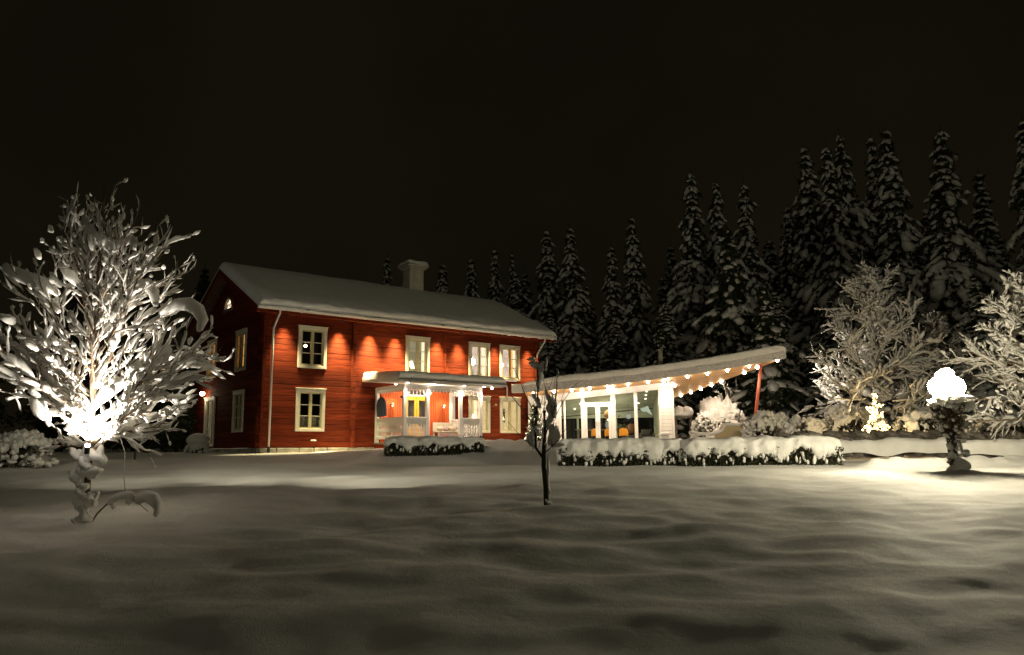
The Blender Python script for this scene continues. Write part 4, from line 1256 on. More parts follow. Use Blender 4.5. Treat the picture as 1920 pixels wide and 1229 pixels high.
st = thing('garden_shelf', 'tall dark wooden garden stand under a thick two humped snow cap beside the pavilion', 'garden stand', (7.72, 35.0, .12), R(-8))
for sx in (-1, 1):
    for sy in (-1, 1):
        MB().cbox(sx * .33 - .04, sx * .33 + .04, sy * .25 - .04, sy * .25 + .04, 0, 1.22).build('leg', WOODD, st)
MB().cbox(-.42, .42, -.32, .32, 1.22, 1.28).build('shelf_top', WOODD, st)
MB().cbox(-.36, .36, -.27, .27, .35, .39).build('shelf', WOODD, st)
MB().blob((-.18, 0, 1.50), (.30, .33, .26), sub=2, lump=.06).blob((.2, 0, 1.50), (.29, .33, .27), sub=2, lump=.06).blob((0, 0, 1.40), (.5, .36, .16), sub=2, lump=.05).build('snow_cap', SNOW, st, smooth=True)

# ================================================================== HEDGES
def hedge(name, label, p0, p1, ztop0, ztop1, width, n_leaf, seed, bulge_end=0.0):
    p0 = np.array(p0, float); p1 = np.array(p1, float)
    L = np.linalg.norm(p1 - p0); d = (p1 - p0) / L; nrm = np.array([d[1], -d[0]])   # towards the camera
    if nrm[1] > 0: nrm = -nrm
    z0 = gz(*(p0 + p1) / 2)
    t = thing(name, label, 'hedge', (p0[0], p0[1], gz(*p0)), 0, 'snow laden clipped hedges')
    o = np.array([p0[0], p0[1], gz(*p0)])
    nL = int(L / .06); nA = 26
    P = np.zeros((nL, nA, 3))
    for i in range(nL):
        tt = i / (nL - 1)
        c = p0 + d * L * tt
        zb = gz(*c)
        ztop = ztop0 + (ztop1 - ztop0) * tt
        endf = min(1, min(tt, 1 - tt) * L / (width * .45)); endf = math.sqrt(max(0.0, 1 - (1 - endf) ** 2))
        lobe = abs(math.sin(L * tt * 4.6 + 1.9 * math.sin(L * tt * 1.3 + seed) + 1.2 * mnoise.noise(Vector((L * tt * .9, seed, 7))))) ** .6
        low = .30 + .42 * mnoise.noise(Vector((L * tt * 1.6, seed, 0))) + .30 * mnoise.noise(Vector((L * tt * 4.5, seed, 3)))
        if tt * L < .18 or (1 - tt) * L < .18: low = .12
        for j in range(nA):
            a = -.0 + j / (nA - 1)      # 0 = front lower lip, 1 = rear lower lip
            # profile: side up, rounded top, side down
            th = math.pi * a
            hw = width / 2 * (.55 + .45 * endf) * (1 + .20 * (lobe - .5))
            ct = math.copysign(abs(math.cos(th)) ** .45, math.cos(th)); sn = abs(math.sin(th)) ** .62
            hgt = (ztop - zb)
            drop = max(.06, low)
            z = zb + hgt * drop + (hgt * (1 - drop)) * sn * (.75 + .25 * endf)
            z += (.06 * mnoise.noise(Vector((L * tt * 2.2, a * 3, seed))) + .03 * mnoise.noise(Vector((L * tt * 6, a * 7, seed)))) * sn + .035 * (lobe - .5) * sn
            off = ct * hw + .06 * mnoise.noise(Vector((L * tt * 8, a * 9, seed + 9))) + .05 * mnoise.noise(Vector((L * tt * 3, a * 6, seed + 5)))
            if j == 0 or j == nA - 1: off *= .80; z += .02
            q = c + nrm * off
            P[i, j] = (q[0] - o[0], q[1] - o[1], z - o[2])
    b = MB().grid(P, flip=False)
    for k in (0, -1):
        ring = P[k]; cc = ring.mean(0); V = np.vstack([ring, cc]); n = nA  # end cap
        b.add(V, [(i, i + 1, n) for i in range(n - 1)])
    # drips and loose lumps hanging on the faces
    for k in range(int(L * 16)):
        tt = rng.uniform(.01, .99); c = p0 + d * L * tt
        zb = gz(*c); sgn = 1 if rng.uniform() < .8 else -1
        hz = zb + rng.uniform(.03, .42) * (ztop0 - zb)
        q = c + nrm * sgn * (width / 2 - rng.uniform(-.02, .07))
        r_ = rng.uniform(.02, .06)
        b.blob((q[0] - o[0], q[1] - o[1], hz - o[2]), (r_ * .9, r_ * .8, r_ * rng.uniform(.9, 2.4)), sub=1, lump=.22)
    for k in range(0):
        tt = rng.uniform(.0, 1); c = p0 + d * L * tt
        zb = gz(*c); q = c + nrm * (width / 2 + .03)
        r_ = rng.uniform(.06, .13)
        b.tube([(q[0] - o[0], q[1] - o[1], zb - o[2] + .38), (q[0] - o[0] + nrm[0] * .04, q[1] - o[1] - .04, zb - o[2] + .2), (q[0] - o[0], q[1] - o[1] - .07, zb - o[2] - .05)], [r_ * .8, r_ * .8, r_ * 1.5], 8)
    b.build('snow_cap', SNOW, t, smooth=True)
    # foliage
    m = n_leaf
    tt = rng.uniform(0.01, .99, m); side = rng.uniform(-1, 1, m); side = np.sign(side) * np.abs(side) ** .35
    X = p0[0] + d[0] * L * tt + nrm[0] * side * width * .49; Y = p0[1] + d[1] * L * tt + nrm[1] * side * width * .49
    Z = ground_z(X, Y) + rng.uniform(-.02, .66, m) * (ztop0 - z0)
    f = MB().leaves(np.stack([X, Y, Z], 1) - o, .045)
    fo = f.build('foliage', HEDGEL, t); fo['kind'] = 'stuff'
    s_ = MB()
    for k in range(int(L * 5)):
        tt = (k + .5) / (L * 5); c = p0 + d * L * tt; zb = gz(*c)
        for q_ in range(3):
            e_ = c + d * rng.uniform(-.12, .12) + nrm * rng.uniform(-.3, .3) * width
            s_.tube([(c[0] - o[0], c[1] - o[1], zb - o[2] - .05), (e_[0] - o[0], e_[1] - o[1], zb - o[2] + .5)], [.012, .005], 4)
    so = s_.build('twigs', DBARK, t); so['kind'] = 'stuff'
    return t
hedge('hedge', 'short clipped hedge under a lumpy snow cap in front of the porch', (-4.25, 25.7), (-0.95, 25.9), .44, .42, 1.0, 9000, 1.0)
hedge('hedge', 'long clipped hedge under thick folds of snow in front of the glass pavilion', (1.30, 23.25), (5.2, 23.1), .30, .28, 1.0, 10000, 4.0)
hedge('hedge', 'right part of the long hedge, brighter and rounder, ending in open snow', (4.85, 22.95), (9.45, 22.5), .28, .32, 1.1, 11000, 9.0)

# ================================================================== BROADLEAF TREES UNDER SNOW
def snow_tree(name, label, base, trunk_top, limbs, seed, twig_snow=1.0, r_trunk=.06, bark=BARK, sm=TSNOW, cat='tree', up=.35, extra_limbs=None,
              sub_n=6, tw_n=4, blob=.055, trunk_pts=None, snow_keep=.92, group=None, gap=0.0, tw_len=1.0, squash=.9, run=(3, 9), sub_len=(.30, .50), spread=1.0):
    """trunk, limbs and twigs with snow lying along the upper side of every branch"""
    rr = np.random.default_rng(int(seed))
    t = thing(name, label, cat, base, 0, group)
    wood = MB(); snow = MB()
    def snowline(pts, r, s):
        """sausage of lumpy snow on a branch"""
        pts = np.asarray(pts)
        d = pts[-1] - pts[0]; Ln = np.linalg.norm(d) + 1e-6
        hor = math.sqrt(d[0] ** 2 + d[1] ** 2) / Ln
        w = s * (.35 + .65 * hor)
        n = max(3, int(Ln / .07))
        if Ln < .03: return
        q = np.linspace(0, len(pts) - 1, n)
        pp = np.stack([np.interp(q, np.arange(len(pts)), pts[:, k]) for k in range(3)], 1)
        seg = []
        x = 0
        tt = np.linspace(0, 1, n)
        rad = w * (.62 + .38 * np.abs(np.sin(tt * Ln * rr.uniform(5, 9) + rr.uniform(0, 6)))) * rr.uniform(.85, 1.15, n)
        rad *= np.clip(np.minimum(tt * 5 + .35, (1 - tt) * 3 + .25), 0, 1)
        rad *= 1 + .7 * (rr.uniform() < .14)
        i0 = 0
        while i0 < n:
            ln = int(rr.integers(run[0], run[1])); i1 = min(n, i0 + ln)
            if rr.uniform() < snow_keep and i1 - i0 >= 2:
                p_ = pp[i0:i1].copy(); r_ = rad[i0:i1].copy()
                r_[0] *= .55; r_[-1] *= .4
                p_[:, 2] += r_ * .55 + r * .6
                p_ = p_ + rr.normal(0, .006, p_.shape)
                snow.tube(p_, r_, 6, squash=squash)
                if rr.uniform() < .5: snow.blob(p_[0], r_[0] * 1.15, sub=1, lump=.25)
            i0 = i1 + (1 if rr.uniform() < .4 else 0)
    def branch(p, d, L, r, lvl, s):
        n = 5 if lvl < 2 else 4
        pts = [np.array(p, float)]; dd = np.array(d, float)
        for i in range(n):
            dd = dd + rr.normal(size=3) * .11 + np.array([0, 0, up * (.12 if lvl else .06)])
            dd /= np.linalg.norm(dd)
            pts.append(pts[-1] + dd * L / n)
        pts = np.array(pts)
        wood.tube(pts, np.linspace(r, r * .4, n + 1), 6 if lvl < 2 else 4)
        snowline(pts, r, s * (1.0 if lvl == 0 else .85 if lvl == 1 else .7))
        if lvl < 2:
            m = sub_n if lvl == 0 else tw_n
            for k in range(m):
                f = (.22 + .78 * (k + rr.uniform(.1, .9)) / m) if lvl == 0 else (.15 + .85 * (k + rr.uniform(0, 1)) / m)
                j = f * n; i = int(min(j, n - 1)); q = pts[i] + (pts[i + 1] - pts[i]) * (j - i)
                td = pts[i + 1] - pts[i]; td /= np.linalg.norm(td)
                side = np.cross(td, rr.normal(size=3)); side /= np.linalg.norm(side)
                nd = td * rr.uniform(.55, .95) + side * rr.uniform(.5, .95) * spread + np.array([0, 0, .15 * up])
                nd /= np.linalg.norm(nd)
                branch(q, nd, L * (rr.uniform(*sub_len) if lvl == 0 else rr.uniform(.35, .6) * tw_len) * (1.15 - .35 * f), r * .45, lvl + 1, s * .75)
        else:
            if rr.uniform() < .4:
                v = blob * rr.uniform(.3, .8)
                snow.blob(pts[-1] + np.array([0, 0, .01]), (v * rr.uniform(1, 2.2), v, v * .8), axis=pts[-1] - pts[-2], sub=1, lump=.3)
    # trunk
    if trunk_pts is None:
        tp = [np.array((0, 0, -.15)), np.array((0, 0, .3))]
        n = 7
        for i in range(n):
            f = (i + 1) / n
            tp.append(np.array((trunk_top[0] * f + rr.normal() * .02, trunk_top[1] * f + rr.normal() * .02, .3 + (trunk_top[2] - .3) * f)))
    else:
        tp = [np.array(q, float) for q in trunk_pts]
    tp = np.array(tp)
    MB().tube(tp, np.linspace(r_trunk, r_trunk * .22, len(tp)), 9).build('trunk', bark, t, smooth=True)
    zz = tp[:, 2]
    def trunk_at(z):
        return np.array([np.interp(z, zz, tp[:, 0]), np.interp(z, zz, tp[:, 1]), z])
    for (z, az, el, L, r, s) in limbs:
        d = np.array([math.cos(R(az)) * math.cos(R(el)), math.sin(R(az)) * math.cos(R(el)), math.sin(R(el))])
        branch(trunk_at(z), d, L, r, 0, s)
    return t, wood, snow, trunk_at, snowline

def finish_tree(t, wood, snow, bark=BARK, sm=TSNOW, wood_name='branches', snow_name='branch_snow'):
    o = wood.build(wood_name, bark, t, smooth=True); o['kind'] = 'stuff'
    o = snow.build(snow_name, sm, t, smooth=True); o['kind'] = 'stuff'

# --- big lit tree on the left -------------------------------------
LT = (-6.11, 11.2, -1.01)
rr = np.random.default_rng(3)
limbs = []
for k in range(26):
    z = 1.02 + 2.6 * (k / 25) ** 1.15
    az = (k * 137.5 + rr.uniform(-20, 20)) % 360
    el = np.interp(z, [1.0, 1.5, 2.4, 3.6], [22, 34, 52, 66]) + rr.uniform(-7, 7)
    L = np.interp(z, [1.0, 1.5, 2.3, 3.0, 3.6], [1.05, 1.5, 1.85, 1.6, 1.2]) * rr.uniform(.85, 1.15)
    if 235 < az < 305: L *= .55
    if az < 50 or az > 310: L *= .84
    if 130 < az < 230: L *= .82
    limbs.append((z, az, el, L, .026 * (1 - .12 * z / 4), .037))
# chosen limbs reaching as in the photograph
limbs = [(a_, b_, c_, d_, e_, f_) for (a_, b_, c_, d_, e_, f_) in limbs]
limbs += [(1.45, 178, 40, 1.9, .03, .075), (1.4, 184, 47, 2.1, .03, .07), (1.25, 172, 34, 1.25, .028, .05), (1.1, 8, 32, 1.6, .034, .065), (1.25, -6, 42, 1.9, .034, .075),
          (1.6, 12, 46, 1.8, .03, .07), (1.2, 15, 16, 1.3, .024, .05), (2.2, 95, 70, 1.9, .025, .06), (1.9, 20, 72, 2.2, .025, .06), (1.5, 150, 68, 2.3, .025, .055)]
lt, wood, snow, tat, snl = snow_tree('broadleaf_tree', 'tall vase shaped young tree heavy with snow and lit from inside, left of the house', LT, (-.12, 0, 5.0), limbs, 11,
                                     r_trunk=.062, sub_n=8, tw_n=4, blob=.06, snow_keep=.88, squash=1.25, run=(5, 16), sub_len=(.42, .68), spread=.75, tw_len=.8)
# heavy drooping roll at the upper right, and the curled roll in the middle
def roll(pts, rads, sub=8):
    snow.tube(np.array(pts), np.array(rads), 10)
    snow.blob(pts[0], rads[0], sub=1, lump=.1); snow.blob(pts[-1], rads[-1], sub=2, lump=.15)
roll([(1.05, -.05, 3.02), (1.3, -.05, 3.17), (1.52, -.06, 3.17), (1.68, -.08, 3.08), (1.78, -.1, 2.92), (1.74, -.12, 2.80)], [.05, .09, .11, .11, .09, .06])
roll([(.60, -.25, 3.30), (.74, -.28, 3.42), (.92, -.3, 3.42), (1.03, -.3, 3.30), (1.06, -.3, 3.14)], [.05, .09, .10, .09, .05])
roll([(-.62, -.2, 3.75), (-.45, -.2, 3.60), (-.28, -.2, 3.45)], [.04, .085, .05])
roll([(-.12, -.22, 4.25), (.02, -.22, 4.12), (.18, -.2, 4.02), (.36, -.2, 4.05), (.5, -.2, 4.2)], [.04, .09, .09, .08, .04])
roll([(-1.6, -.1, 3.75), (-1.3, -.1, 3.6), (-.95, -.1, 3.5), (-.7, -.1, 3.35)], [.07, .11, .10, .05])
for k in range(75):   # extra clumps through the crown
    a = rr.uniform(0, 6.28); z = rr.uniform(1.2, 4.6)
    rmax = np.interp(z, [1.0, 1.6, 2.6, 3.4, 4.3, 5], [.6, 1.2, 1.45, 1.25, .75, .3])
    q = rr.uniform(.1, 1) ** .7 * rmax
    c = np.array([q * math.cos(a) - .1 * z / 5, q * math.sin(a), z])
    ax = c * np.array([1, 1, .0]) + np.array([0, 0, rr.uniform(.6, 1.6)])
    s_ = rr.uniform(.025, .075)
    snow.blob(c, (s_ * rr.uniform(1.2, 2.6), s_ * .7, s_ * 1.0), axis=ax, sub=2, lump=.4)
# broad slabs of snow in the low fork, close to the lamp
for (p_, r_) in (((-.62, .15, 1.62), (.30, .12, .07)), ((-.42, .3, 1.42), (.22, .12, .07)), ((.45, .3, 1.72), (.28, .12, .07)), ((.70, .15, 1.95), (.26, .1, .06)),
                 ((-.5, .0, 1.9), (.24, .1, .05)), ((.48, -.2, 1.24), (.15, .06, .03))):
    snow.blob(p_, r_, sub=2, lump=.2)
finish_tree(lt, wood, snow)
# clumps on the lower trunk
lc = MB()
for (x, y, z, rx, rz_) in ((-.16, -.05, .97, .15, .10), (.17, -.05, .97, .13, .13), (-.02, -.06, .98, .1, .1), (-.10, -.06, .70, .12, .12), (.12, -.06, .74, .13, .10), (-.03, -.08, .82, .10, .12),
                           (-.04, -.05, .50, .075, .07), (.04, -.04, .32, .11, .13), (.14, -.03, .36, .07, .10), (-.06, -.05, .30, .09, .09), (0, -.05, .10, .10, .10), (-.07, -.05, .02, .1, .06)):
    lc.blob((x, y, z), (rx, .09, rz_), axis=(1, 0, rr.uniform(-.5, .5)), sub=3, lump=.42, freq=3.4)
lc.build('trunk_snow', SNOW, lt, smooth=True)
# low shoot bending right under two snow rolls
sh = MB().tube([(.08, 0, -.02), (.22, -.03, .16), (.42, -.05, .33), (.62, -.06, .37), (.85, -.06, .33), (1.05, -.06, .18)], [.014, .012, .011, .009, .007, .005], 6)
sh.build('low_shoot', BARK, lt, smooth=True)
sh = MB().tube([(.40, -.05, .28), (.45, -.05, .34), (.55, -.06, .39), (.66, -.06, .41), (.76, -.06, .39), (.80, -.06, .35)], [.03, .055, .05, .065, .065, .04], 9)
sh.blob((.47, -.05, .26), (.04, .04, .05), sub=1).blob((.73, -.06, .33), (.06, .05, .06), sub=1)
sh.tube([(.86, -.06, .30), (.90, -.06, .36), (1.0, -.06, .40), (1.12, -.06, .36), (1.20, -.06, .27), (1.20, -.06, .18), (1.16, -.06, .12)], [.04, .075, .09, .10, .085, .06, .035], 10)
sh.build('shoot_snow', SNOW, lt, smooth=True)
lt.scale = (.88, .92, 1.0)
# the lamp in the fork and its cable
tl = thing('tree_lamp', 'small lamp tied in the fork of the snowy tree at the left', 'lamp', (-5.93, 10.80, .06))
MB().tube([(0, 0, -.08), (0, 0, .02)], .035, 10).build('lamp_housing', DARKMETAL, tl)
MB().blob((0, 0, .04), .03, sub=2, lump=0).build('bulb', mat_emit('tree_bulb_glow', (1, .93, .8), 60), tl, smooth=True)
lamp('SPOT', (0, .0, .09), 680, (1, .90, .76), tl, .04, aim=(-.05, .30, .95), cone=146, blend=.5)
lamp('SPOT', (-.1, .75, .15), 1150, (1, .90, .76), tl, .04, aim=(-.05, .1, .95), cone=150, blend=.35)  # second spot without a fixture, added to brighten the crown
for ax_, pw2, cn in ((-.75, 420, 60), (.05, 620, 62), (.85, 780, 58)):  # added spots with no fixture, lighting the snow band behind the tree
    lamp('SPOT', (0.25, 2.7, 1.75), pw2, (1, .90, .66), tl, .08, aim=(ax_, 1, -.36 - .09 * (ax_ > .5)), cone=cn, blend=1.0)
o = MB().tube([(-6.27 + .05, 11.9, .44), (-6.2, 12.2, .25), (-6.35, 12.7, .0), (-6.65, 13.3, -.35), (-6.93, 14.0, -.78)], .009, 5).build('lamp_cable', WHITE, None, smooth=True)
tag(o, 'thin pale cable hanging from the lit tree down to the snow', 'cable')

# --- small dark tree in the middle --------------------------------
o_ = (0.53, 12.5, -.96)
mt = thing('young_tree', 'slim dark young tree with curled snow patches standing alone in the middle of the lawn', 'tree', o_)
rel = lambda *p: [(x - .53, y, z + .96) for (x, y, z) in p]
MB().tube(rel((.53, 0, -1.1), (.52, 0, -.6), (.49, 0, -.27), (.50, 0, .02), (.52, .02, .35), (.51, .02, .62)), [.042, .040, .036, .034, .024, .016], 8).build('trunk', DBARK, mt, smooth=True)
bw_ = MB()
for pts, r0 in ((((.49, 0, -.15), (.37, 0, .02), (.36, 0, .3), (.40, 0, .7), (.42, 0, 1.1), (.40, 0, 1.3), (.28, 0, 1.5)), .026), (((.40, 0, .75), (.43, 0, 1.2), (.52, 0, 1.52)), .014),
                (((.36, 0, .35), (.18, 0, .62), (-.02, 0, .86), (-.06, 0, .92)), .012), (((.37, 0, .55), (.22, 0, .85), (.10, 0, 1.15), (0, 0, 1.34)), .010),
                (((.38, 0, .02), (.15, -.02, .18), (-.08, 0, .45)), .010), (((.52, 0, -.05), (.62, 0, .03), (.74, 0, .15), (.88, 0, .35)), .012),
                (((.62, 0, .03), (.66, 0, .3), (.67, 0, .62), (.70, 0, .9)), .010), (((.52, 0, .22), (.62, 0, .45), (.70, 0, .75), (.73, 0, 1.15), (.74, 0, 1.3)), .012),
                (((.70, 0, .55), (.85, 0, .8), (1.0, 0, 1.02), (1.13, 0, 1.1)), .008), (((.51, 0, .6), (.52, 0, .85), (.56, 0, 1.1)), .008), (((.54, 0, .5), (.66, 0, .62), (.8, 0, .8), (.86, 0, 1.0)), .007)):
    p_ = np.array(rel(*pts)); bw_.tube(p_, np.linspace(r0, r0 * .3, len(p_)), 6)
q = np.random.default_rng(77)
for k in range(26):
    x, z = q.uniform(-.16, .18), q.uniform(.9, 2.2)
    sx = q.uniform(-.35, .4); ln = q.uniform(.2, .5)
    bw_.tube([(x, 0, z), (x + sx * ln * .5, q.uniform(-.1, .1), z + ln * .4), (x + sx * ln, q.uniform(-.2, .2), z + ln * .95)], [.006, .004, .002], 4)
bw_.build('branches', DBARK, mt, smooth=True)
sn_ = MB()
for (x, z, rx, rz_) in ((.62, .72, .10, .12), (.30, .18, .075, .14), (.66, .22, .11, .19), (.60, .45, .06, .14), (.38, 1.36, .13, .08), (.47, 1.28, .07, .12), (.43, 1.08, .05, .12), (.36, .86, .05, .09),
                        (.42, .75, .045, .10), (.56, .88, .035, .12), (.73, 1.05, .02, .09), (.74, 1.24, .02, .06), (.40, .52, .04, .08), (.51, .05, .05, .05), (.56, -.38, .035, .2), (.56, -.62, .03, .12),
                        (.72, .06, .1, .035), (.56, 1.38, .02, .10), (.55, -.85, .06, .08), (.38, .3, .05, .1), (.5, .3, .035, .16), (.33, 1.46, .09, .04), (.68, .6, .04, .1)):
    MB().blob((x - .53, .02, z + .96), (rx * .74, min(rx, .055), rz_ * .88), sub=3, lump=.5, freq=3.0).build('snow_patch', SNOW, mt, smooth=True)

# --- lit tree at the right ------------------------------------------
rr = np.random.default_rng(5)
def limb_set(n, z0, z1, Lmin, Lmax, els, s, r=.035, seed=5):
    q = np.random.default_rng(int(seed)); out = []
    for k in range(n):
        f = k / (n - 1); z = z0 + (z1 - z0) * f
        az = (k * 137.5 + q.uniform(-20, 20)) % 360
        el = els[0] + (els[1] - els[0]) * f + q.uniform(-8, 8)
        L = (Lmax + (Lmin - Lmax) * f) * q.uniform(.8, 1.1)
        out.append((z, az, el, L, r * (1 - .5 * f), s))
    return out
t2, wood, snow, _, _ = snow_tree('broadleaf_tree', 'tall spreading bare tree with frosted twigs rising above the light cone, right of the pavilion', (14.1, 30.0, .2), (.35, 0, 6.7),
    limb_set(34, .7, 5.9, 1.1, 3.0, (10, 62), .11, .036, 21), 22, r_trunk=.12, sub_n=9, tw_n=5, blob=.085, snow_keep=.93, tw_len=1.2, run=(5, 14), bark=GBARK)
finish_tree(t2, wood, snow)
t3, wood, snow, _, _ = snow_tree('broadleaf_tree', 'wide snow covered tree cut by the right edge of the view behind the globe lamp', (14.6, 21.2, -.2), (.0, 0, 4.4),
    limb_set(30, .8, 3.9, 1.0, 2.3, (8, 58), .075, .04, 31), 32, r_trunk=.09, sub_n=9, tw_n=5, blob=.09, snow_keep=.95, run=(5, 14))
finish_tree(t3, wood, snow)
t4, wood, snow, _, _ = snow_tree('broadleaf_tree', 'dim bare tree half hidden behind the globe lamp', (18.3, 33.0, .2), (.2, 0, 5.3),
    limb_set(20, .8, 4.9, .9, 2.6, (15, 60), .04, .05, 41), 42, r_trunk=.1, sub_n=7, tw_n=4, blob=.05, snow_keep=.5)
finish_tree(t4, wood, snow)
# sapling left of the house
t5, wood, snow, _, _ = snow_tree('sapling', 'small snow dotted sapling on the dark lawn between the lit tree and the house', (-11.2, 23.0, gz(-11.2, 23)), (.03, 0, 1.25),
    [(.35, 40, 45, .35, .012, .04), (.5, 170, 50, .4, .012, .04), (.7, 300, 50, .35, .01, .04), (.85, 90, 60, .35, .01, .045), (.95, 200, 65, .3, .01, .05), (1.1, 20, 60, .2, .008, .06)], 52, r_trunk=.03, sub_n=3, tw_n=1, blob=.07, bark=DBARK)
snow.blob((.0, 0, 1.22), (.16, .12, .14), sub=2, lump=.15)
finish_tree(t5, wood, snow, DBARK)

# --- snowed-in shrubs -------------------------------------------------
def shrub(label, base, rx, ry, h, seed, n_blob, arch=False, leaf=600, name='shrub', big=.12, fill=True):
    q = np.random.default_rng(int(seed))
    t = thing(name, label, 'shrub', base)
    s_ = MB(); w_ = MB()
    for k in range(22):
        a = q.uniform(0, 6.28); f = q.uniform(.45, 1)
        ex, ey = rx * f * math.cos(a), ry * f * math.sin(a)
        pts = np.array([(ex * t_, ey * t_, h * (1.05 - .4 * f) * math.sin(math.pi * .62 * t_ + .05)) for t_ in np.linspace(0, 1, 7)])
        w_.tube(pts, np.linspace(.014, .004, len(pts)), 4)
    # sagging blanket of snow with hollows, folded over the branches
    nu, nv = 84, 26
    P = np.zeros((nu, nv, 3)); keep = np.zeros((nu, nv))
    n_arch = int(q.integers(5, 8)); ph0 = q.uniform(0, 6)
    for i in range(nu):
        a = 2 * math.pi * i / (nu - 1)
        for j in range(nv):
            el = (j / (nv - 1)) * math.pi / 2 * 1.0
            n3 = Vector((math.cos(a) * 2.2 * math.cos(el), math.sin(a) * 2.2 * math.cos(el), math.sin(el) * 2.2 + seed))
            k = 1 + .16 * mnoise.noise(n3) + .15 * mnoise.noise(n3 * 2.9) + .10 * mnoise.noise(n3 * 6)
            rr_ = math.cos(el) ** .8 * k
            P[i, j] = (rx * rr_ * math.cos(a), ry * rr_ * math.sin(a), h * math.sin(el) ** .85 * k - .03)
            arc = abs(math.sin(a * n_arch / 2 + ph0 + .8 * mnoise.noise(n3 * .8)))
            keep[i, j] = (el / 1.2 - (.15 + .62 * arc * (1.0 if arch else .45)) + .55 * mnoise.noise(n3 * 2.0)) if el < 1.2 else 1
    I = np.arange(nu * nv).reshape(nu, nv)
    kq = (keep[:-1, :-1] + keep[1:, 1:]) / 2 > (.0 if arch else .12)
    qd = np.stack([I[:-1, :-1], I[1:, :-1], I[1:, 1:], I[:-1, 1:]], -1)[kq]
    N = P / np.linalg.norm(P + 1e-6, axis=-1)[..., None]
    s_.add(P.reshape(-1, 3), qd); s_.add((P - N * .05).reshape(-1, 3), qd[:, ::-1])
    # rims: small lumps wherever the blanket ends
    edge = np.argwhere(np.abs(keep) < .10)
    q.shuffle(edge)
    for (i, j) in edge[:150]:
        v = q.uniform(.25, .6) * big
        s_.blob(P[i, j] * .98, (v, v, v * q.uniform(.7, 1.3)), sub=1, lump=.3)
    for k in range(n_blob):
        a = q.uniform(0, 6.28); ph = math.acos(q.uniform(.02, 1))
        c = np.array([rx * math.cos(a) * math.sin(ph), ry * math.sin(a) * math.sin(ph), h * math.cos(ph)]) * q.uniform(.82, 1.04)
        z = q.uniform(.18, .6) * big
        s_.blob(c, (z * 1.3, z, z * .8), axis=(c[0], c[1], .4 * c[2]), sub=1, lump=.3)
    if fill:
        P_ = q.normal(size=(leaf, 3)); P_ /= np.linalg.norm(P_, axis=1)[:, None]; P_[:, 2] = np.abs(P_[:, 2])
        P_ = P_ * q.uniform(.3, .92, leaf)[:, None] * np.array([rx, ry, h])
        f_ = MB().leaves(P_, .05).build('foliage', HEDGEL, t); f_['kind'] = 'stuff'
    o = w_.build('branches', DBARK, t); o['kind'] = 'stuff'
    o = s_.build('snow_clumps', SNOW, t, smooth=True); o['kind'] = 'stuff'
    return t
shrub('round shrub packed with snow behind the terrace daybed', (9.02, 33.9, .15), 1.15, 1.0, 1.9, 61, 620, big=.13, leaf=1500)
t6, wood, snow, _, _ = snow_tree('sapling', 'thin snowy sapling poking above the round shrub beside the red post', (9.55, 34.2, .15), (.0, 0, 2.5),
    [(1.3, 10, 50, .8, .02, .05), (1.5, 60, 60, .9, .02, .05), (1.7, 160, 55, .7, .02, .05), (1.9, 320, 50, .8, .018, .05), (2.1, 100, 70, .6, .015, .05)], 62, r_trunk=.04, sub_n=4, tw_n=2, blob=.07, bark=DBARK)
finish_tree(t6, wood, snow, DBARK)
shrub('arching snowed in shrub just right of the red post', (9.9, 29.8, .15), .95, .7, 1.15, 63, 70, arch=True, big=.17, leaf=300)
shrub('low arching shrub with dark hollows, second from the red post', (11.0, 29.2, .15), .9, .7, .95, 64, 70, arch=True, big=.16, leaf=300)
shrub('tangled snowy shrub at the foot of the tall frosted tree', (12.9, 29.6, .15), 1.4, .8, 1.3, 65, 130, arch=True, big=.11, leaf=700)
shrub('dark snow tipped bush between the light cone and the globe lamp', (14.7, 27.5, .1), 1.2, .8, 1.15, 66, 60, big=.07, leaf=2500)
shrub('broad dark bush behind the snow bank at the far right', (17.2, 26.0, .1), 2.0, 1.0, .85, 67, 90, arch=True, big=.11, leaf=1800)
shrub('snow laden shrub at the far left edge of the lawn', (-12.9, 20.2, gz(-12.9, 20.2)), .85, .7, .95, 68, 70, arch=True, big=.19, leaf=200)
shrub('low snowy shrub at the left edge nearest the camera', (-14.3, 20.6, gz(-14, 20.6)), .9, .7, .6, 69, 60, arch=True, big=.16, leaf=200)
gb = shrub('round dark bush capped with snow beside the glazed gable door', (H(-.75, 4.6, 0)[0], H(-.75, 4.6, 0)[1], -.05), .42, .42, .5, 70, 6, big=.1, leaf=900)
MB().blob((0, 0, .52), (.42, .42, .24), sub=3, lump=.10).build('snow_cap', SNOW, gb, smooth=True)

# small spruce at the right corner of the house, with lights
def mini_spruce(label, base, h, r, seed):
    q = np.random.default_rng(int(seed)); t = thing('small_spruce', label, 'tree', base)
    MB().tube([(0, 0, 0), (0, 0, h)], [.04, .01], 7).build('trunk', DBARK, t)
    P = []; s_ = MB()
    for k in range(60):
        f = (k + .5) / 60; z = h * (.06 + .92 * f); rr_ = r * (1 - f) ** .85 + .04; a = k * 2.4
        e = np.array([rr_ * math.cos(a), rr_ * math.sin(a), z - .12 * rr_])
        for i in range(34):
            u_ = q.uniform(.15, 1); P.append(np.array([0, 0, z]) * (1 - u_) + e * u_ + q.normal(size=3) * .045)
        if f < .45 or q.uniform() < .4:
            s_.blob(e * np.array([.8, .8, 1]) + np.array([0, 0, .05]), (.10 * (1.2 - f) + .02, .08, .055), axis=(e[0], e[1], -.15), sub=1, lump=.2)
    f_ = MB().leaves(np.array(P), .05).build('needles', NEEDLE, t); f_['kind'] = 'stuff'
    s_.build('snow_clumps', SNOW, t, smooth=True)
    return t
sp_loc = H(11.75, -.95, .10)
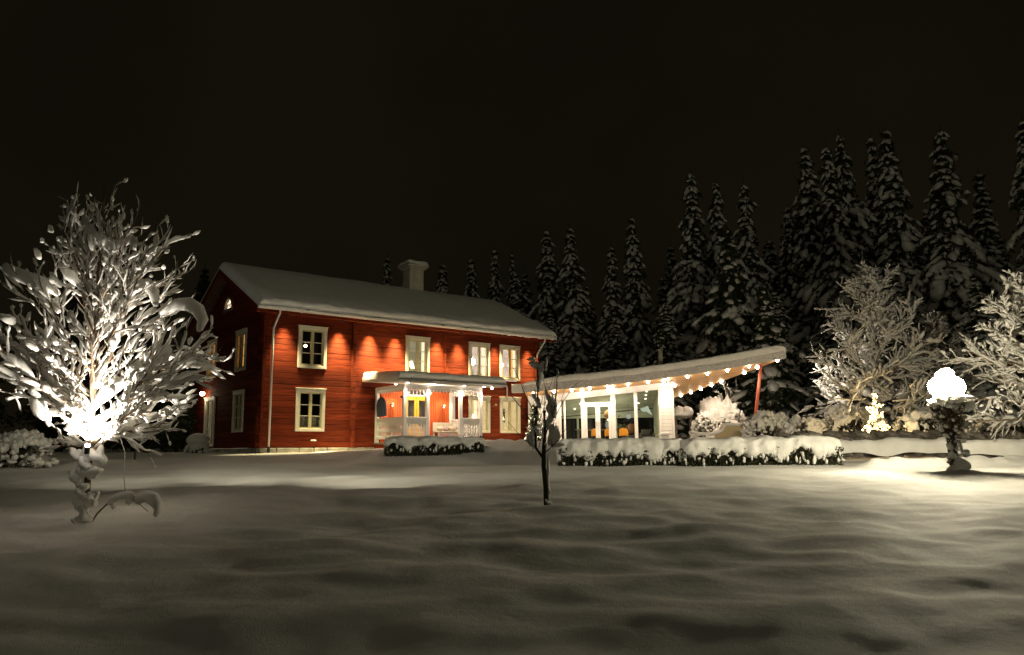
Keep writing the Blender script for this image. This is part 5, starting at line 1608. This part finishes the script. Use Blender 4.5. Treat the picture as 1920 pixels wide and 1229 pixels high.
ms = mini_spruce('small spruce half loaded with snow at the right corner of the red house', sp_loc, 1.85, .55, 71)
b = MB()
for k in range(26):
    f = rng.uniform(.1, .95); a = rng.uniform(0, 6.28); r_ = .5 * (1 - f) + .06
    b.blob((r_ * math.cos(a), r_ * math.sin(a), 1.8 * f), .014, sub=1, lump=0)
b.build('fairy_lights', mat_emit('fairy_glow_soft', (1, .85, .55), 9), ms)

# cone of fairy lights ----------------------------------------------------
lc_ = thing('light_cone', 'cone of golden fairy lights glowing at the foot of the tall frosted tree', 'light decoration', (12.72, 27.0, .22))
b = MB(); hC, rC = 1.65, .50
for k in range(9):
    a = k * 2 * math.pi / 9
    b.tube([(rC * math.cos(a), rC * math.sin(a), 0), (0, 0, hC)], .008, 4)
b.build('cone_wires', DARKMETAL, lc_)
b = MB()
for k in range(46):
    f = rng.uniform(0, 1) ** 1.5; a = rng.uniform(-.3, math.pi + .3) * -1; r_ = rC * (1 - f * .97) * rng.uniform(.8, 1.05)
    c0 = np.array([r_ * math.cos(a), r_ * math.sin(a), hC * f])
    for j in range(int(rng.integers(1, 7))):
        b.blob(c0 + rng.normal(0, .045, 3), rng.uniform(.012, .03), sub=1, lump=0)
o = b.build('light_string', mat_emit('fairy_glow', (1, .66, .22), 32), lc_); o['kind'] = 'stuff'
m_ = MB()
for k in range(60):
    f = rng.uniform(0, 1) ** 1.3; a = rng.uniform(0, 6.28); r_ = rC * .75 * (1 - f)
    m_.blob((r_ * math.cos(a), r_ * math.sin(a), hC * f * .95), rng.uniform(.06, .13) * (1.1 - f * .6), sub=1, lump=.3)
m_.build('snow_core', SNOW, lc_, smooth=True)
lamp('POINT', (-.45, -.5, .8), 70, (1, .70, .34), lc_, .25)

# ================================================================== LAMP POST
lz = gz(9.56, 17)
gl = thing('lamp_post', 'globe lamp post wrapped in a climbing plant and heaped with glowing snow', 'lamp post', (9.62, 17.0, lz))
MB().tube([(0, 0, -.1), (0, 0, 1.40)], .045, 12).build('post', DARKMETAL, gl, smooth=True)
MB().tube([(0, 0, 1.40), (0, 0, 1.48), (0, 0, 1.52)], [.05, .12, .14], 14).build('collar', DARKMETAL, gl, smooth=True)
MB().blob((0, 0, 1.80), (.37, .37, .27), sub=3, lump=.03, seed=2).build('globe', GLOBE, gl, smooth=True)
s_ = MB()
q = np.random.default_rng(81)
for k in range(38):
    a = k * 2.4; r_ = q.uniform(.16, .36); v = q.uniform(.06, .11)
    s_.blob((r_ * math.cos(a), r_ * math.sin(a), 1.52 - .16 * q.uniform() - .35 * (r_ - .25)), (v, v, v * q.uniform(.8, 1.4)), sub=2, lump=.25)
s_.blob((.37, -.1, 1.42), (.13, .14, .19), sub=2, lump=.15)
s_.blob((0, 0, 1.51), (.37, .37, .12), sub=3, lump=.4, freq=3.2)  # lumpy disc added to keep the globe's light off the nearby ground
s_.build('snow_collar', CSNOW, gl, smooth=True)
s_ = MB().blob((-.01, 0, 2.06), (.20, .20, .17), sub=3, lump=.08); s_.build('snow_cap', CSNOW, gl, smooth=True)
P = []
for k in range(2600):
    z = q.uniform(.75, 1.42); a = q.uniform(0, 6.28); r_ = q.uniform(.05, 1) ** .5 * np.interp(z, [.75, 1.0, 1.4], [.16, .30, .38])
    P.append((r_ * math.cos(a), r_ * math.sin(a), z))
for k in range(700):
    z = q.uniform(.05, .8); a = q.uniform(0, 6.28); r_ = q.uniform(.3, 1) * .10
    P.append((r_ * math.cos(a), r_ * math.sin(a), z))
fo = MB().leaves(np.array(P), .035).build('climber_foliage', IVY, gl); fo['kind'] = 'stuff'
w_ = MB()
for k in range(7):
    a0 = q.uniform(0, 6.28); pts = [(.085 * math.cos(a0 + f * 7), .085 * math.sin(a0 + f * 7), 1.35 * f) for f in np.linspace(0, 1, 14)]
    w_.tube(pts, .014, 5)
w_.build('climber_stems', DBARK, gl)
s_ = MB()
for k in range(130):
    z = q.uniform(.05, 1.45); a = q.uniform(0, 6.28); r_ = np.interp(z, [0, .7, .9, 1.4], [.12, .085, .24, .36]) * q.uniform(.8, 1.05)
    if .1 < z < .75 and q.uniform() < .35: continue
    v = q.uniform(.02, .055)
    s_.blob((r_ * math.cos(a), r_ * math.sin(a), z), (v, v * .8, v), sub=1, lump=.25)
for (x, z, r_) in ((-.22, .95, .07), (-.24, .86, .06), (-.15, .74, .06), (-.05, .3, .08), (.05, .2, .10), (.22, .62, .06), (.26, .36, .08), (-.08, .5, .08), (.1, .10, .12)):
    s_.blob((x, -.06, z), (r_, r_ * .8, r_), sub=2, lump=.22)
s_.build('climber_snow', SNOW, gl, smooth=True)['kind'] = 'stuff'
MB().blob((.10, -.02, .03), (.24, .2, .17), sub=3, lump=.35).build('foot_snow', SNOW, gl, smooth=True)

# ================================================================== RIGHT WALL AND SNOW SLABS
def snow_wall(label, p0, p1, z0, z1, th, seed, n_stone):
    t = thing('stone_wall', label, 'wall', (p0[0], p0[1], 0))
    p0 = np.array(p0, float); p1 = np.array(p1, float); L = np.linalg.norm(p1 - p0); d = (p1 - p0) / L; ang = math.atan2(d[1], d[0])
    q = np.random.default_rng(int(seed))
    st_me = [MB().blob((0, 0, 0), (.27, .18, .15), sub=2, lump=.4).mesh('stone', WSTONE) for _ in range(4)]
    k = 0
    for row in range(4):
        x = q.uniform(0, .2)
        while x < L - .2:
            w = q.uniform(.34, .52)
            c = p0 + d * (x + w / 2)
            o = put('stone', st_me[int(q.integers(4))], t, (c[0] - p0[0], c[1] - p0[1], z0 + .12 + row * .19), (0, 0, ang + q.uniform(-.1, .1)))
            o.scale = (w / .46, 1, q.uniform(.8, 1.0)); x += w; k += 1
    n, m = int(L / .1), 18
    P = np.zeros((n, m, 3))
    for i in range(n):
        x = L * i / (n - 1)
        hN = mnoise.noise(Vector((x * .6, seed, 0))) * .16 + mnoise.noise(Vector((x * 2.1, seed, 4))) * .05
        for j in range(m):
            a = math.pi * j / (m - 1)
            ct = math.copysign(abs(math.cos(a)) ** .6, math.cos(a)); lo = .22 + .35 * mnoise.noise(Vector((x * 1.1, seed, 9)))
            z = z0 + (z1 - z0) * max(.0, lo) + (z1 - z0 + hN - (z1 - z0) * max(0, lo)) * abs(math.sin(a)) ** .6
            c = p0 + d * x + np.array([d[1], -d[0]]) * (ct * (th / 2 + .05 + .05 * mnoise.noise(Vector((x * 1.7, a, seed)))))
            P[i, j] = (c[0] - p0[0], c[1] - p0[1], z)
    MB().grid(P).build('snow_cap', SNOW, t, smooth=True)
    return t
snow_wall('low rubble stone wall under drifted snow running right from the long hedge', (8.3, 24.6), (13.9, 23.9), -.35, .26, .7, 3.0, 0)
snow_wall('rubble stone wall section with a raised snow shelf at the far right', (12.9, 22.6), (20.5, 22.2), -.4, .2, .7, 6.0, 0)

# ================================================================== SPRUCES
def spruce_mesh(seed, H_, Rb, snow_amt=1.0, narrow=1.0, droop=.45, n_whorl=46, fine=1.0):
    q = np.random.default_rng(int(seed))
    nd = MB(); sn = MB(); pts_all = []
    for w in range(n_whorl):
        f = (w + q.uniform(0, .6)) / n_whorl
        z = H_ * (.05 + .945 * f)
        prof = (1 - f) ** .80
        Rw = Rb * prof * (1 + .20 * math.sin(w * .9 + seed) + .16 * math.sin(w * .31 + seed * 2)) * (.75 + .4 * q.uniform()) + .10
        nb = int(6 + 5 * (1 - f)) if f < .93 else 4
        a0 = q.uniform(0, 6.28)
        for k in range(nb):
            a = a0 + k * 2 * math.pi / nb + q.uniform(-.25, .25)
            if q.uniform() < .10: continue
            L = Rw * q.uniform(.5, 1.3)
            n = 5
            P = []
            dr = droop * q.uniform(.6, 1.35)
            for i in range(n + 1):
                t = i / n
                P.append((L * t * math.cos(a), L * t * math.sin(a), z + L * (.16 * t - dr * t * t * 1.25)))
            P = np.array(P)
            # needle twigs hanging beneath
            m = int((14 + 26 * L) * fine)
            tt = q.uniform(.1, 1, m) * n; i0 = np.minimum(tt.astype(int), n - 1); fr = (tt - i0)[:, None]
            Q = P[i0] * (1 - fr) + P[i0 + 1] * fr
            side = np.array([-math.sin(a), math.cos(a), 0])
            Q = Q + side * q.normal(0, .11 + .10 * L * .5, m)[:, None] + np.array([0, 0, -1]) * np.abs(q.normal(0, .12 + .05 * L, m))[:, None]
            pts_all.append(Q)
            if snow_amt > 0:
                # lobes of snow along the bough
                nn = max(2, int(L * 2.6))
                for i in range(nn):
                    t = (i + q.uniform(.3, .9)) / nn
                    if q.uniform() > snow_amt: continue
                    j = t * n; ii = int(min(j, n - 1)); c = P[ii] + (P[ii + 1] - P[ii]) * (j - ii)
                    ax = P[ii + 1] - P[ii]
                    s_ = (.12 + .095 * min(L, 3) * q.uniform(.4, 1.4)) * (1.15 - .3 * abs(t - .6))
                    c = c + side * q.normal(0, .10 * L ** .5) + np.array([0, 0, .03])
                    sn.blob(c, (s_ * q.uniform(1.0, 1.9), s_ * q.uniform(.6, 1.2), s_ * .50), axis=ax, sub=1, lump=.38)
    A = np.concatenate(pts_all)
    nd.leaves(A, .17, n_dir=(0, 0, -.7))
    nd.tube([(0, 0, H_ * .9), (0, 0, H_ * 1.02)], [.06, .015], 5)
    tr = MB().tube([(0, 0, -.5), (0, 0, H_ * .97)], [H_ * .014 + .06, .03], 8)
    return nd.mesh('needle_boughs', NEEDLE), (sn.mesh('bough_snow', SNOW, True) if snow_amt > 0 else None), tr.mesh('trunk', DBARK)
protos = [spruce_mesh(101, 18, 3.1, .9, droop=.6), spruce_mesh(102, 18, 2.6, .92, droop=.68, n_whorl=44), spruce_mesh(103, 18, 3.4, .85, droop=.7), spruce_mesh(104, 18, 2.2, .95, droop=.65, n_whorl=42)]
near_p = spruce_mesh(105, 10, 2.5, .55, droop=.35, n_whorl=34, fine=1.6)
bare_p = spruce_mesh(106, 16, 2.8, 0.0, droop=.5, n_whorl=36)
def spruce(x, y, tipz, proto, label, wide=1.0, group='snowy spruces at the forest edge', H_=18, rot=None):
    g = float(base_ground(np.array([x]), np.array([y]))[0])
    s_ = (tipz - g) / (H_ * 1.01)
    t = thing('spruce_tree', label, 'tree', (x, y, g), random.uniform(0, 6.28) if rot is None else rot, group)
    t.scale = (s_ * wide, s_ * wide, s_)
    t.rotation_euler = (random.uniform(-.025, .025), random.uniform(-.025, .025), t.rotation_euler[2])
    put('needle_boughs', proto[0], t)['kind'] = 'stuff'
    if proto[1] is not None: put('bough_snow', proto[1], t)['kind'] = 'stuff'
    put('trunk', proto[2], t)
    return t
SP = [
 (-10.51, 62, 16.1, 3, .9, 'snowy spruce top peeping over the roof left of the chimney'),
 (-8.9, 63, 15.6, 1, .9, 'spruce top touching the left side of the chimney over the roof'),
 (-5.19, 60, 14.9, 1, 1.1, 'small spruce top just right of the chimney'),
 (-3.06, 62, 15.9, 3, 1.1, 'spruce second to the right of the chimney, over the roof ridge'),
 (-1.06, 62, 16.8, 3, 1.0, 'taller spruce third to the right of the chimney'),
 (0.41, 62, 16.4, 3, .8, 'thin spruce above the sloping right end of the roof'),
 (2.96, 60, 17.8, 1, 1.0, 'slender snowy spruce rising straight behind the right end of the house roof'),
 (4.99, 58, 17.3, 1, 1.05, 'shaggy spruce next right of the house roof end'),
 (7.48, 56, 15.3, 3, 1.05, 'shorter pointed spruce above the left half of the pavilion'),
 (9.35, 56, 17.4, 1, .95, 'slim tall spruce above the pavilion header'),
 (12.59, 52, 19.6, 0, .85, 'leftmost of the three big spruces above the stovepipe'),
 (14.64, 52, 18.9, 2, .85, 'middle of the three big spruces above the stovepipe'),
 (17.15, 54, 19.4, 0, .85, 'rightmost of the three big spruces above the stovepipe'),
 (20.93, 56, 18.4, 3, 1.0, 'dim spruce in the gap above the pavilion roof tip'),
 (22.04, 54, 22.1, 1, .95, 'tall spruce first right of the gap above the pavilion tip'),
 (22.3, 50, 20.8, 0, .8, 'bushy tall spruce above the left edge of the frosted tree'),
 (25.1, 54, 23.3, 2, .8, 'spruce with the broad flat top above the frosted tree'),
 (28.06, 56, 23.9, 3, .9, 'dim spruce close behind the one over the frosted tree top'),
 (27.16, 52, 22.6, 1, 1.0, 'narrow spruce straight above the frosted tree top'),
 (29.05, 50, 21.7, 0, 1.0, 'largest snow hung spruce, right of the frosted tree'),
 (34.11, 54, 20.3, 3, 1.2, 'dim spruce between the largest spruce and the right edge'),
 (32.5, 46, 20.8, 1, .95, 'tall spruce cut by the right edge of the view'),
]
for (x, y, z, p, w, lab) in SP:
    spruce(x, y, z, protos[p], lab, w)
spruce(12.6, 44, 12.9, near_p, 'nearer mid height spruce in front of the three big ones', .85, H_=10)
spruce(13.4, 40, 8.6, near_p, 'low bushy spruce behind the pavilion roof tip', 1.0, H_=10)
spruce(8.2, 42, 6.6, near_p, 'low spruce behind the middle of the pavilion roof', 1.0, H_=10)
spruce(4.6, 43, 5.6, near_p, 'low spruce behind the left end of the pavilion', 1.1, H_=10)
# darker fill behind them
q = np.random.default_rng(91)
fill_names = ['dark spruce filling the forest wall behind the front row']
for k in range(46):
    px = q.uniform(-20, 46) if k < 40 else q.uniform(-4, 12)
    Y = q.uniform(58, 74); X = px * Y / 55
    # tips stay under the tops of the front row
    ang = X / Y
    tip = np.interp(ang, [-.35, -.1, .02, .15, .21, .3, .36, .42, .6], [11.5, 12.5, 13.0, 13.0, 15.0, 14.0, 17.0, 18.5, 18.5]) * Y / 55 * q.uniform(.80, 1.0)
    if ang < -.02: tip = min(tip, 14.0 * Y / 62)
    spruce(X, Y, tip, protos[int(q.integers(4))], fill_names[0], q.uniform(.9, 1.25), 'dark spruces filling the forest behind')
for k, (X, Y, Z) in enumerate(((9.5, 47, 9.0), (15.8, 46, 9.5), (19.0, 45, 9), (2.5, 50, 9.0), (6.5, 49, 8.5), (22.5, 44, 9.5), (26, 42, 9.5), (17, 39, 6))):
    spruce(X, Y, Z, protos[k % 4], ['short snowy spruce filling in low between the tall forest edge spruces'][0], 1.6, 'short understorey spruces')
# trees at the left, snow left off so they look unlit
LB = [(-15.5, 38, 9.5, 'dark snowless conifer beside the left gable of the house'), (-19.5, 40, 10.5, 'dark snowless conifer behind the lit tree'), (-24, 41, 9.5, 'dark snowless conifer left of the lit tree'),
      (-14.3, 33, 5.0, 'low dark drooping conifer next to the gable door'), (-28.5, 40, 9.0, 'dark snowless conifer at the left edge')]
for (x, y, z, lab) in LB:
    spruce(x, y, z, bare_p, lab, 1.3, 'dark conifers left of the house', H_=16)
